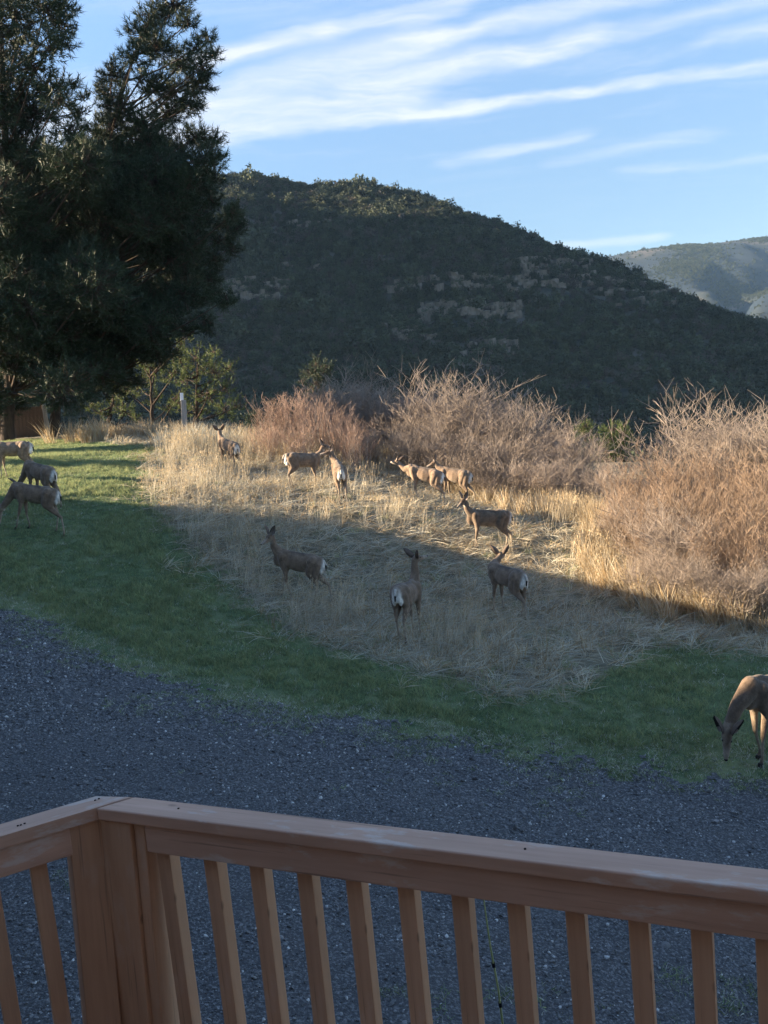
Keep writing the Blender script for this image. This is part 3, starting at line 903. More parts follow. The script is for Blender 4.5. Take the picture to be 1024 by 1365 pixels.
SH = {}
for i in range(5): SH['g%d' % i] = shrub_mesh(600 + i, 3.0, 1.4, 12, .35, M_stem, M_twig)
for i in range(3): SH['r%d' % i] = shrub_mesh(620 + i, 2.2, 1.2, 20, 1.0, M_stem, M_red, 1, .14)
for i in range(4): SH['o%d' % i] = shrub_mesh(640 + i, 2.6, 1.3, 26, .85, M_stem, M_orange, 1, .14)


def shrub(kind, x, y, h, label, group, wide=1.0):
    st, tw, base = SH[kind]
    z = h1(x, y)
    o = empty('bare_shrub', (x, y, z - .05), rnd.uniform(0, 6.28))
    s = h / base
    o.scale = (s * wide, s * wide, s)
    tag(o, label, 'shrub', group)
    link(bpy.data.objects.new('stems', st), o); link(bpy.data.objects.new('twigs', tw), o)
    return o


def shrub_px(kind, px, ytop, Y, label, group, wide=1.0):
    p = at(px, ytop, Y); z = h1(p[0], Y)
    return shrub(kind, p[0], Y, max(.8, p[2] - z), label, group, wide)


GC = 'bare grey brown shrubs behind the deer'
for i, a in enumerate([
    ('g0', 440, 480, 31.5, 'tall bare shrub at the left end of the grey shrub row, above the red willow', 1.15),
    ('g1', 478, 496, 30.5, 'bare grey shrub just right of the leftmost tall one in the row', 1.1),
    ('g2', 520, 514, 30, 'lower bare shrub in the dip left of the tallest shrub', 1.1),
    ('g3', 562, 500, 28.5, 'bare shrub shouldering the tallest one on its left', 1.0),
    ('g4', 600, 476, 28, 'tallest bare grey shrub in the middle, with a pointed crown', 1.05),
    ('g0', 640, 498, 27.5, 'bare shrub shouldering the tallest one on its right', 1.05),
    ('g1', 682, 520, 27, 'rounded bare shrub above the standing deer with lit chest', 1.05),
    ('g3', 722, 536, 26, 'bare shrub second from the right end of the central row', 1.0),
    ('g2', 765, 564, 25, 'bare shrub at the right end of the central row beside the dark gap', .95),
    ('g4', 540, 556, 26.5, 'dense low shrub right behind the pale stretching deer', 1.1),
    ('g2', 590, 560, 25.5, 'dense low shrub behind the dark rumped pair of deer', 1.1),
    ('g0', 640, 564, 24.8, 'dense low shrub up the slope from the deer with lit chest', 1.1),
    ('g3', 690, 580, 24.2, 'low spreading shrub at the back edge of the meadow right of the pair', 1.1),
    ('g1', 735, 600, 23.5, 'low spreading shrub near the right end of the meadow edge', 1.05),
    ('g4', 490, 564, 27.5, 'low grey shrub behind the deer seen from behind', 1.1),
    ('g2', 780, 614, 24.0, 'small bare shrub closing the central row by the gap', .9)]):
    shrub_px(a[0], a[1], a[2], a[3], a[4], GC, a[5])
shrub_px('g4', 822, 606, 22.5, 'low bare shrub filling the dip between the central row and the right thicket', GC, 1.0)
GR = 'reddish willow shrubs at the back of the meadow'
for a in [('r0', 358, 520, 27.5, 'leftmost red stemmed willow shrub on the crest'), ('r1', 385, 514, 28, 'tall red willow shrub second from the left on the crest'),
          ('r2', 415, 520, 27, 'red willow shrub behind the deer with turned head'), ('r0', 448, 530, 26.8, 'red willow shrub right behind the two deer nose to nose'),
          ('r1', 350, 560, 26.5, 'low red twigged shrub in front of the leftmost willow'), ('r2', 395, 556, 26, 'low red willow in front of the tall ones'),
          ('r1', 470, 552, 26, 'thin red willow among the first grey shrubs')]:
    shrub_px(a[0], a[1], a[2], a[3], a[4], GR, 1.1)
GO = 'bare shrubs in the right hand thicket'
for a in [('g3', 925, 524, 25, 'bare shrub rising behind the middle of the right thicket', 1.0),
          ('g0', 975, 508, 24, 'tall bare shrub at the back right corner of the thicket', 1.0), ('g4', 1035, 516, 23, 'bare shrub cut by the right picture edge at the back', 1.0),
          ('o0', 845, 598, 20.5, 'orange twigged shrub at the upper left corner of the thicket', 1.0), ('o1', 890, 586, 20, 'orange twigged shrub in the back row of the thicket, left of its middle', 1.1),
          ('o2', 940, 588, 19.5, 'orange twigged shrub in the back row of the thicket, right of its middle', 1.1), ('o3', 995, 586, 19, 'orange twigged shrub at the right of the thicket back row', 1.1),
          ('o1', 1045, 586, 18.5, 'orange twigged shrub at the right edge of the thicket back row', 1.1)]:
    shrub_px(a[0], a[1], a[2], a[3], a[4], GO, a[5])
LBL = 'pale tan bare shrub deep inside the crowded right thicket'
for i, (k_, px, yt, Y) in enumerate([('o2', 825, 638, 19.0), ('o0', 868, 634, 18), ('o3', 912, 631, 17.6), ('o2', 958, 632, 17.2), ('o1', 1005, 628, 16.8),
                                     ('o0', 850, 681, 17.4), ('g2', 893, 660, 16.4), ('o0', 938, 676, 16), ('o2', 985, 674, 15.6), ('o3', 1030, 666, 15.5)]):
    shrub_px(k_, px, yt, Y, LBL, 'crowded inner shrubs of the thicket', 1.05)
for a in [('g1', 818, 656, 19.0, 'low bare shrub at the left tip of the thicket by the sunlit straw'), ('g3', 862, 720, 16.2, 'low grey shrub at the front left of the thicket foot'),
          ('g4', 905, 724, 15.6, 'low grey shrub at the front middle of the thicket foot'), ('g0', 952, 730, 15.0, 'low grey shrub at the front right of the thicket foot'),
          ('g2', 1000, 730, 14.7, 'low grey shrub at the front of the thicket beside the right picture edge')]:
    shrub_px(a[0], a[1], a[2], a[3], a[4], GO, 1.0)

# pale sage clump by the post, straw clumps along the shrub foot
sage = [tuft('sage_tuft', 60, .22, .3, .75, .012, .45, .25, [M_straw3, M_straw, M_straw3], 700 + i, 3) for i in range(3)]
tall = [tuft('straw_clump', 46, .12, .35, .8, .010, .22, .18, [M_straw, M_straw2, M_seed], 710 + i, 3, (.08, 0)) for i in range(3)]


def clump(name, kinds, px, py, n, spx, label, cat, sc=1.0):
    p = ghit(px, py)
    root = tag(empty(name, tuple(p)), label, cat)
    for i in range(n):
        o = link(bpy.data.objects.new('grass_tuft', kinds[i % 3]), root)
        xx = rnd.gauss(0, spx); yy = rnd.gauss(0, spx * .6)
        o.location = (xx, yy, h1(p[0] + xx, p[1] + yy) - p[2]); o.rotation_euler = (0, 0, rnd.uniform(0, 6.3)); s = sc * rnd.uniform(.7, 1.2); o.scale = (s, s, s)
    return root


clump('sage_bush', sage, 262, 594, 16, .55, 'pale grey sage bush at the foot of the wooden post', 'bush', 1.25)
clump('sage_bush', sage, 300, 596, 14, .55, 'pale grey brush right of the post behind a deer', 'bush', 1.05)
clump('sage_bush', sage, 236, 592, 9, .35, 'small pale brush left of the wooden post', 'bush', 1.0)
clump('straw_clump', tall, 110, 590, 16, .45, 'orange straw clump on the lawn edge right of the pine trunk', 'grass clump', 1.3)
cl_pts = []
for _ in range(560):
    t = rnd.random()
    px = 345 + t * 480; py = np.interp(px, [345, 430, 520, 600, 680, 760, 825], [598, 602, 612, 648, 672, 690, 712]) + rnd.gauss(0, 7)
    cl_pts.append(ghit(px, py))
for _ in range(260):
    px = 780 + rnd.random() * 260; py = np.interp(px, [780, 850, 950, 1040], [764, 806, 829, 836]) + rnd.gauss(0, 8)
    if rnd.random() < .45: continue
    cl_pts.append(ghit(px, py))
for _ in range(260):
    px = 130 + rnd.random() * 230; cl_pts.append(at(px, 585, 31.2 + rnd.random() * 2)); cl_pts[-1][2] = h1(*cl_pts[-1][:2])
for _ in range(70):
    px = 775 + rnd.random() * 90; cl_pts.append(ghit(px, 735 + rnd.gauss(0, 16)))
cl_pts = np.array(cl_pts); n_ = len(cl_pts)
scatter('straw_fringe', tall, cl_pts, rot_rand(n_, .12), rng.uniform(.5, 1.15, n_), rng.integers(0, 3, n_), 'golden straw fringe along the foot of the shrubs')


# ------------------------------------------------------------------ trees
def tree_lobes(name, trunk, lobes, label, m_n, seed, dens=1.0, group=None, nl=.26, trunk_r=.22, needles=17, wdt=.027):
    """trunk: list of points (world); lobes: (x,y,z,r)"""
    g = np.random.default_rng(seed)
    base = np.array(trunk[0])
    root = tag(empty(name, tuple(base)), label, 'tree', group)
    tp = np.array(trunk) - base
    # subdivide trunk
    ts = []
    for i in range(len(tp) - 1):
        for k in range(4): ts.append(tp[i] + (tp[i + 1] - tp[i]) * k / 4)
    ts.append(tp[-1]); ts = np.array(ts); ts[1:-1, :2] += g.normal(0, .03, (len(ts) - 2, 2))
    rr = np.linspace(trunk_r, trunk_r * .15, len(ts)); rr[0] *= 1.25
    V, Q = tubes(ts[:-1], ts[1:], rr[:-1], rr[1:], 9)
    meshobj('trunk', tri_mesh('trunk', V, Q, M_bark, True), root)
    # limbs and tufts
    A, B_, RA, RB = [], [], [], []
    tc_, td_ = [], []
    for (lx, ly, lz, lr) in lobes:
        c = np.array([lx, ly, lz]) - base
        want = max(c[2] - lr * .6 - .25 * np.hypot(c[0], c[1]), ts[0][2] + (2.0 if trunk_r >= .2 else .5)) + g.uniform(-.5, .6)
        j = min(int(np.argmin(np.abs(ts[:, 2] - want))), len(ts) - 2)
        p = ts[j]; m = (p + c) / 2 + np.array([0, 0, -.12 * np.linalg.norm(c - p)]) + g.normal(0, .1, 3)
        r0 = max(.03, .045 * lr + .02)
        prev = p
        for t in (.2, .4, .6, .8, 1):
            q = p * (1 - t) ** 2 + m * 2 * t * (1 - t) + c * t * t
            A.append(prev); B_.append(q); RA.append(r0 * (1 - .6 * (t - .2))); RB.append(r0 * (1 - .6 * t)); prev = q
        nt_ = int(max(14, 62 * lr ** 2.1 * dens))
        u = g.normal(0, 1, (nt_, 3)); u /= np.linalg.norm(u, axis=1, keepdims=True)
        rad = lr * g.uniform(.35, 1.08, nt_) ** .6 * (1 + .25 * np.sin(u[:, 0] * 5 + u[:, 2] * 7))
        pts = c + u * rad[:, None] * [1, 1, .82]
        for k in range(0, nt_):
            if k % 3 == 0 or rad[k] > lr * .95:
                mid = c + (pts[k] - c) * .5 + g.normal(0, .05, 3)
                A += [c + g.normal(0, .08, 3), mid]; B_ += [mid, pts[k]]; RA += [.016, .011]; RB += [.011, .006]
        tc_.append(pts); td_.append(u * .8 + [0, 0, .55])
    V, Q = tubes(A, B_, RA, RB, 4)
    meshobj('limbs', tri_mesh('limbs', V, Q, M_bark), root)
    C_ = np.vstack(tc_); D_ = np.vstack(td_); D_ /= np.linalg.norm(D_, axis=1, keepdims=True)
    nn = needles
    Pn = np.repeat(C_, nn, 0) + np.repeat(D_, nn, 0) * g.uniform(-.18, .10, (len(C_) * nn, 1))
    Dn = np.repeat(D_, nn, 0) * .75 + g.normal(0, .62, (len(C_) * nn, 3))
    V, T = blades(Pn, Dn, g.uniform(.6, 1.15, len(Pn)) * nl, np.full(len(Pn), wdt), np.zeros((len(Pn), 3)), g, 1)
    meshobj('crown', tri_mesh('crown', V, T, m_n), root)
    return root


def px_lobes(items, Y, spread, seed):
    g = random.Random(seed); r = []
    for (px, py, rp) in items:
        yy = Y + g.uniform(-spread, spread)
        p = at(px, py, yy); r.append((p[0], yy, p[2], rp * yy / F))
    return r


def trunk_px(items, Y, base=None):
    pts = []
    for i, (px, py) in enumerate(items):
        p = at(px, py, Y)
        if i == 0: p[2] = h1(p[0], Y) - .1
        pts.append(tuple(p))
    return pts


def fill_lobes(poly, n_, rmin, rmax, seed):
    g = random.Random(seed); r = []
    xs = [p[0] for p in poly]; ys = [p[1] for p in poly]
    P_ = np.array(poly, float)
    while len(r) < n_:
        x_, y_ = g.uniform(min(xs), max(xs)), g.uniform(min(ys), max(ys))
        if inpoly(np.array([x_]), np.array([y_]), P_)[0]: r.append((x_, y_, g.uniform(rmin, rmax)))
    return r


# pine B: the one whose open top shows against the sky
lobB = [(232, 8, 24), (205, 22, 22), (190, 45, 24), (212, 62, 26), (178, 78, 20), (250, 30, 15), (262, 62, 16), (278, 50, 13), (268, 88, 20), (240, 84, 20), (285, 72, 12),
        (262, 112, 22), (232, 122, 26), (200, 112, 22), (150, 100, 20), (140, 122, 18), (160, 140, 24), (252, 140, 20), (222, 152, 24), (190, 165, 24), (150, 168, 26),
        (262, 182, 20), (284, 190, 16), (288, 212, 14), (270, 215, 26), (240, 205, 30), (200, 205, 34), (160, 210, 34),
        (255, 245, 30), (285, 240, 14), (225, 260, 34), (280, 268, 16), (302, 300, 18), (292, 318, 14), (308, 288, 14), (262, 290, 26), (250, 325, 30), (285, 345, 18), (278, 372, 20), (262, 395, 22), (240, 370, 30), (285, 392, 12), (312, 285, 16), (308, 330, 14), (300, 400, 16), (275, 430, 18), (316, 305, 12),
        (225, 420, 26), (245, 440, 16), (200, 440, 30)]
lobB += fill_lobes([(130, 180), (215, 190), (240, 260), (235, 330), (250, 380), (215, 450), (190, 500), (130, 520), (70, 500), (70, 250)], 62, 26, 42, 5)
treeB = tree_lobes('pine_tree', trunk_px([(70, 592), (78, 520), (95, 400), (120, 280), (150, 160), (172, 92), (205, 20)], 36), px_lobes(lobB, 36, 3.0, 6),
                   'big dark pine with an open ragged top against the sky', M_needle, 800, 3.5, 'tall pines on the left', trunk_r=.2)
# pine A: further left, taller than the frame
lobA = [(88, 8, 18), (78, 30, 22), (60, 12, 28), (85, 55, 18), (66, 62, 24), (20, 20, 34), (20, 60, 30), (45, 90, 24), (60, 118, 24), (84, 112, 14), (78, 135, 20), (100, 112, 9), (104, 150, 16), (95, 175, 22), (112, 130, 10),
        (110, 200, 22), (128, 215, 16), (85, 215, 30), (45, 150, 34), (10, 110, 34), (15, 150, 36), (10, -30, 44), (50, -40, 40), (80, -30, 26), (-40, 20, 50), (-40, 100, 60), (20, -90, 44), (0, -150, 36), (-10, -200, 26)]
lobA += fill_lobes([(-60, 150), (60, 170), (120, 220), (135, 330), (130, 450), (110, 520), (40, 548), (-60, 545)], 66, 28, 46, 8)
tree_lobes('pine_tree', trunk_px([(12, 600), (12, 500), (8, 350), (5, 200), (0, 0), (-5, -190)], 33.5), px_lobes(lobA, 33.5, 2.8, 9),
           'tallest dark pine, filling the upper left corner of the picture', M_needle, 810, 2.8, 'tall pines on the left', trunk_r=.24)
# pinyon pines beyond, catching sun
for (tr, lb, Y, lab, sd) in [
    ([(205, 588), (203, 540), (200, 490)], [(225, 470, 22), (205, 492, 24), (245, 455, 16), (185, 515, 22), (232, 500, 22), (205, 530, 18), (168, 520, 18), (190, 475, 20), (160, 545, 14), (225, 540, 14), (235, 530, 16)], 41,
     'sunlit yellow green pinyon left of the wooden post', 830),
    ([(262, 588), (262, 540), (262, 490)], [(262, 478, 22), (285, 495, 22), (300, 518, 18), (250, 505, 22), (278, 525, 24), (262, 545, 20), (300, 545, 20), (240, 540, 18), (318, 540, 14), (285, 470, 14), (305, 490, 14), (240, 480, 16)], 44,
     'rounded half lit pinyon behind the wooden post', 840),
    ([(145, 588), (146, 555), (150, 530)], [(150, 540, 16), (135, 548, 14), (168, 548, 14), (120, 540, 12), (152, 520, 16), (180, 556, 10)], 39.5, 'small pinyon with bare lower branches left of the sunlit ones', 850)]:
    tree_lobes('pinyon_tree', trunk_px(tr, Y), px_lobes(lb, Y, 1.2, sd), lab, M_needle2, sd, 1.2, 'pinyons behind the lawn', nl=.17, trunk_r=.13, wdt=.024)
# evergreens in the dip right of the pinyons and in the gap between the thickets
for (px, yt, Y, lab, sd, w) in [(335, 545, 52, 'dark evergreen behind the crest left of the red willow', 861, 26), (420, 470, 60, 'dark juniper top behind the first tall grey shrub', 862, 20), (780, 560, 60, 'small green juniper left of the dark gap between shrub rows', 863, 13), (805, 566, 62, 'small green juniper in the dark gap between shrub rows', 864, 11), (830, 560, 60, 'small green juniper right of the dark gap between shrub rows', 865, 13)]:
    g = random.Random(sd); lb = []
    for q in range(12): lb.append((px + g.uniform(-w, w), yt + 12 + g.uniform(0, 45), g.uniform(9, 15)))
    lb.append((px, yt + 8, 9))
    p = at(px, yt, Y)
    tree_lobes('juniper_tree', [(p[0], Y, h1(p[0], Y) - .2), (p[0], Y, p[2] - .6)], px_lobes(lb, Y, 1.2, sd), lab, M_needle2 if px > 500 else M_needle, sd, 1.6, 'junipers beyond the shrubs', nl=.2, trunk_r=.14, wdt=.035, needles=12)
# single junipers on the ridge line at the right
ridge_lab = ['large dark juniper standing out on the ridge line', 'round juniper on the ridge right of the large one', 'juniper where the ridge meets the far valley', 'juniper lowest down the ridge at the right', 'juniper on the ridge just left of the far mountain', 'bushy juniper at the right foot of the ridge']
for i, (px, py, s) in enumerate([(850, 372, 4.2), (868, 382, 3.2), (905, 402, 3.0), (965, 432, 3.2), (806, 352, 3.0), (990, 438, 3.6)]):
    p = at(px, py, 428 - .1 * 150); p[2] = hill_h(np.array([p[0]]), np.array([p[1]]))[0]
    o = tag(meshobj('juniper_tree', ck[i % 4]), ridge_lab[i], 'tree', 'junipers on the ridge line'); o.location = tuple(p); o.scale = (s, s, s * 1.1)

# out of frame at the left: junipers whose long shadows stripe the lawn
for i, (x_, y_, h_, r_) in enumerate([(-15.0, 25.8, 4.0, .9), (-16.0, 29.2, 3.6, 1.0)]):
    z_ = h1(x_, y_); g = random.Random(880 + i)
    lb = [(x_ + g.uniform(-r_, r_) * .7, y_ + g.uniform(-r_, r_) * .5, z_ + g.uniform(.5, h_), r_ * .6) for _ in range(10)]
    tree_lobes('juniper_tree', [(x_, y_, z_ - .1), (x_, y_, z_ + h_)], lb, 'low juniper beside the lawn outside the left edge' if i == 0 else 'taller juniper beside the lawn outside the left edge', M_needle2, 880 + i, 2.0, nl=.22, trunk_r=.12, wdt=.04)


# ------------------------------------------------------------------ boxes with bevels
def box(name, size, m, parent=None, loc=(0, 0, 0), rot=(0, 0, 0), bev=.004, segs=2, jit=0):
    bm = bmesh.new(); bmesh.ops.create_cube(bm, size=1)
    for v in bm.verts: v.co = Vector((v.co.x * size[0], v.co.y * size[1], v.co.z * size[2]))
    if bev > 0: bmesh.ops.bevel(bm, geom=bm.edges[:], offset=bev, segments=segs, affect='EDGES', profile=.6)
    me = bpy.data.meshes.new(name); bm.to_mesh(me); bm.free(); me.materials.append(m)
    o = meshobj(name, me, parent); o.location = loc; o.rotation_euler = rot
    return o


def prism(name, pts, z0, z1, m, parent=None, bev=.005, origin=None):
    """upright prism over an outline given in parent space"""
    bm = bmesh.new()
    lo_ = [bm.verts.new((p[0], p[1], z0)) for p in pts]; hi_ = [bm.verts.new((p[0], p[1], z1)) for p in pts]
    n = len(pts)
    bm.faces.new(lo_[::-1]); bm.faces.new(hi_)
    for i in range(n): bm.faces.new((lo_[i], lo_[(i + 1) % n], hi_[(i + 1) % n], hi_[i]))
    if bev: bmesh.ops.bevel(bm, geom=bm.edges[:], offset=bev, segments=3, affect='EDGES', profile=.5)
    me = bpy.data.meshes.new(name); bm.to_mesh(me); bm.free(); me.materials.append(m)
    return meshobj(name, me, parent)


# fence beyond the lawn, left
f0 = at(-60, 600, 38.5); f1 = at(66, 598, 38.5)
f0[2] = h1(f0[0], 38.5); f1[2] = h1(f1[0], 38.5)
fence = tag(empty('wooden_fence', tuple(f1)), 'red brown board fence in shade behind the pine trunks', 'fence')
nb_ = int((f1[0] - f0[0]) / .16)
brd = box('board', (.15, .022, 1.25), M_fence, fence, bev=.003, segs=1)
for i in range(nb_):
    o = brd if i == 0 else link(bpy.data.objects.new('board', brd.data), fence)
    xx = -.12 - i * .158
    o.location = (xx, rnd.gauss(0, .004), h1(f1[0] + xx, 38.5) - f1[2] + .66 + rnd.gauss(0, .01)); o.rotation_euler = (0, rnd.gauss(0, .006), 0)
for i in range(3):
    box('fence_post', (.1, .1, 1.45), M_fence, fence, (-.1 - i * 2.3, .07, .68))
for zz_ in (.3, 1.05): box('fence_rail', (nb_ * .158, .04, .09), M_fence, fence, (-nb_ * .079, .035, zz_))
box('end_post', (.15, .12, 1.35), M_grey, fence, (.03, .0, .66))

# weathered post with white cap
pp = at(247, 590, 29.5); pz = h1(pp[0], 29.5)
post = tag(empty('wooden_post', (pp[0], 29.5, pz - .05)), 'weathered grey wooden post with a small white cap at the lawn end', 'post')
ptop = at(244, 531, 29.5)[2] - pz
post.rotation_euler = (0, R(4.5), 0)
box('shaft', (.16, .15, ptop), M_grey, post, (0, 0, ptop / 2), bev=.02)
box('cap', (.10, .10, .26), M_white, post, (-.05, 0, ptop + .10), bev=.02)


# ------------------------------------------------------------------ house behind the frame; unseen blocks added at left shade the drive
def house_block(root, x0, x1, y0, y1, z0, ze, zr, axis, name):
    box('wall', (x1 - x0, y1 - y0, ze - z0), M_siding, root, ((x0 + x1) / 2, (y0 + y1) / 2, (z0 + ze) / 2), bev=0)
    bm = bmesh.new(); o_ = .4
    if axis == 'x':   # ridge runs along x
        pr = [(y0 - o_, ze), (y1 + o_, ze), ((y0 + y1) / 2, zr)]
        a = [bm.verts.new((x0 - o_, p[0], p[1])) for p in pr]; b_ = [bm.verts.new((x1 + o_, p[0], p[1])) for p in pr]
    else:
        pr = [(x0 - o_, ze), (x1 + o_, ze), ((x0 + x1) / 2, zr)]
        a = [bm.verts.new((p[0], y0 - o_, p[1])) for p in pr]; b_ = [bm.verts.new((p[0], y1 + o_, p[1])) for p in pr]
    bm.faces.new(a); bm.faces.new(b_[::-1])
    for i in range(3): bm.faces.new((a[i], b_[i], b_[(i + 1) % 3], a[(i + 1) % 3]))
    bmesh.ops.recalc_face_normals(bm, faces=bm.faces)
    me = bpy.data.meshes.new('roof'); bm.to_mesh(me); bm.free(); me.materials.append(M_roof); meshobj('roof', me, root)


hs = tag(empty('house', (0, 0, 0)), 'timber sided house behind the deck outside the frame', 'house')
house_block(hs, -13, 7, -11, -.45, -1.5, 6.2, 8.6, 'x', 'h')
for (a, c) in [(-2.4, 2.9), (2.4, 2.9), (-6, 2.9)]:
    fr = box('window', (1.5, .08, 1.5), M_white, hs, (a, -.43, c + .9)); box('pane', (1.3, .1, 1.3), M_glass, fr)
gar = tag(empty('shade_garage', (0, 0, 0)), 'low unseen building added to shade the drive and meadow', 'shade_garage')
SH_Y1 = 20.6
house_block(gar, -22, -13.5, 9.0, SH_Y1, .5, 5.25, 6.4, 'x', 'g')  # added unseen block, roof and far end sized for its shadow edge
wing = tag(empty('shade_wing', (0, 0, 0)), 'tall unseen side block added to shade the deck and drive', 'house')
house_block(wing, -15, -8.5, -.4, 10.4, -.5, 6.6, 8.2, 'y', 'w')  # added unseen block, keeps sun off the railing and near gravel

# ------------------------------------------------------------------ deck railing
DZ = EYE - 1.15       # cap top


def rp(px, py, z=DZ):
    d = ray(px, py); t = (z - EYE) / d[2]; return np.array([d[0] * t, d[1] * t])


c_out = rp(180, 1062); r_out = rp(1024, 1158); l_out = rp(0, 1098); k_out = rp(128, 1060.5)
dr = (r_out - c_out); dr /= np.linalg.norm(dr)
nr = np.array([dr[1], -dr[0]])            # towards the viewer
if nr @ (-c_out) < 0: nr = -nr
dl = (l_out - k_out); dl /= np.linalg.norm(dl)
nl_ = np.array([dl[1], -dl[0]])
if nl_ @ (-k_out) < 0: nl_ = -nl_
CW = .092
deck = tag(empty('deck_railing', (c_out[0], c_out[1], DZ - 1.02)), 'brown stained wooden deck railing with cap rails and square balusters', 'railing')
og = np.array([c_out[0], c_out[1]])
deck.location = (og[0], og[1], 0)


def lp(p): return (p[0] - og[0], p[1] - og[1])


def line_x(p, d, q, e):
    A_ = np.array([d, -e]).T; s = np.linalg.solve(A_, q - p); return p + d * s[0]


i_in = line_x(c_out + nr * CW, dr, k_out + nl_ * CW, dl)      # inner mitre corner
o_out = line_x(c_out, dr, k_out, dl)
gapv = dr * .0025
far_r = c_out + dr * 3.0; far_l = k_out + dl * 1.6
# the outer corner is cut: from k_out to c_out


def along(name, p0, p1, z0, z1, m, off0, off1, nrm, bev=.004):
    """board lying along p0-p1, with thickness from off0 to off1 on the viewer side; its own x axis runs along it"""
    L_ = np.linalg.norm(p1 - p0); d = (p1 - p0) / L_
    mid = (p0 + p1) / 2 + nrm * (off0 + off1) / 2
    ang = math.atan2(d[1], d[0])
    return box(name, (L_, abs(off1 - off0), z1 - z0), m, deck, (mid[0] - og[0], mid[1] - og[1], (z0 + z1) / 2), (0, 0, ang), bev)


def cap_board(name, outl, d):
    """polygon board whose mesh axes run along d"""
    a = math.atan2(d[1], d[0]); ca, sa = math.cos(-a), math.sin(-a)
    c = np.mean(outl, axis=0)
    pts = [((p - c)[0] * ca - (p - c)[1] * sa, (p - c)[0] * sa + (p - c)[1] * ca) for p in outl]
    ar = sum(pts[i][0] * pts[(i + 1) % len(pts)][1] - pts[(i + 1) % len(pts)][0] * pts[i][1] for i in range(len(pts)))
    if ar < 0: pts = pts[::-1]
    o = prism(name, pts, -.019, .019, M_rail, deck, .005)
    o.location = (c[0] - og[0], c[1] - og[1], DZ - .019); o.rotation_euler = (0, 0, a)
    return o


cap_board('cap_rail', [c_out, far_r, far_r + nr * CW, i_in + gapv], dr)
cap_board('cap_rail', [k_out, c_out - gapv, i_in - gapv, far_l + nl_ * CW, far_l], dl)
# knots / nail heads on the caps
M_nail = mat('nail_hole', (.02, .015, .012), rough=.9)
for (px, py) in [(127, 1067), (132, 1065), (33, 1098), (28, 1100), (24, 1101), (238, 1078), (700, 1132)]:
    q = rp(px, py)
    bm = bmesh.new(); bmesh.ops.create_cone(bm, cap_ends=True, segments=10, radius1=.0032, radius2=.0032, depth=.002)
    me = bpy.data.meshes.new('nail'); bm.to_mesh(me); bm.free(); me.materials.append(M_nail)
    o = meshobj('nail', me, deck); o.location = (q[0] - og[0], q[1] - og[1], DZ + .0012)
ZT = DZ - .0385
FB = ZT - .089
BO = DZ - 1.0
# top rails on edge, set back under the cap
pr0 = i_in + dr * .16; prR = far_r + nr * CW
along('top_rail', pr0, prR, FB, ZT, M_rail, -.052, -.014, nr)
pl0 = i_in + dl * .078; plR = far_l + nl_ * CW
along('top_rail', pl0, plR, FB, ZT, M_rail, -.052, -.014, nl_)
along('bottom_rail', pr0, prR, BO + .06, BO + .15, M_rail, -.052, -.014, nr)
along('bottom_rail', pl0, plR, BO + .06, BO + .15, M_rail, -.052, -.014, nl_)
# corner posts, one for each side, with a dark joint between
a_r = math.atan2(dr[1], dr[0]); a_l = math.atan2(dl[1], dl[0])
for (pt, ang, sz_, tl_) in [(i_in + dr * .053 - nr * .062, a_r, (.112, .098), .052), (i_in + dl * .030 - nl_ * .064, a_l, (.100, .098), -.050)]:
    dd_ = dr if ang == a_r else dl
    pt = pt - dd_ * math.sin(tl_) * (ZT + .6) / 2
    box('corner_post', (sz_[0], sz_[1], ZT + .6), M_post, deck, (pt[0] - og[0], pt[1] - og[1], (ZT - .6) / 2), (0, tl_, ang), .006, 3)
o = i_in + dr * .13 - nr * .072 - dr * .055 * (ZT + .2) / 2
box('post_board', (.038, .09, ZT + .2), M_post, deck, (o[0] - og[0], o[1] - og[1], (ZT - .2) / 2), (0, .055, a_r), .004)
# balusters: the picture gives where each one meets the top rail
BP = [(214, 1152), (277, 1162), (338, 1172), (402, 1180), (468, 1190), (538, 1200), (610, 1208), (686, 1219), (765, 1230), (850, 1240), (934, 1252), (1022, 1264), (1112, 1275), (1206, 1288)]
bl = None
lo__ = i_in - nr * .06


def on_line(px, py, p, d):
    dd = ray(px, py)[:2]; A_ = np.array([dd, -d]).T; s = np.linalg.solve(A_, p); return s[1]


for (px, py) in BP:
    s = on_line(px, py, i_in - nr * .033, dr)
    q = i_in + dr * s - nr * .033
    top = FB + .03; hgt = top - (BO + .02)
    if bl is None: bl = box('baluster', (.047, .047, hgt), M_post, deck, bev=.003)
    o = bl if bl.location.length == 0 and px == 214 else link(bpy.data.objects.new('baluster', bl.data), deck)
    q2 = q - nr * .0395
    o.location = (q2[0] - og[0], q2[1] - og[1], top - hgt / 2); o.rotation_euler = (rnd.gauss(0, .003), rnd.gauss(0, .004), a_r + rnd.gauss(0, .02))
for (px, py) in [(55, 1172), (-10, 1196), (-80, 1218)]:
    s = on_line(px, py, i_in - nl_ * .033, dl); q = i_in + dl * s - nl_ * (.033 + .0395)
    o = link(bpy.data.objects.new('baluster', bl.data), deck)
    o.location = (q[0] - og[0], q[1] - og[1], FB + .03 - (FB + .03 - BO - .02) / 2); o.rotation_euler = (0, 0, a_l)

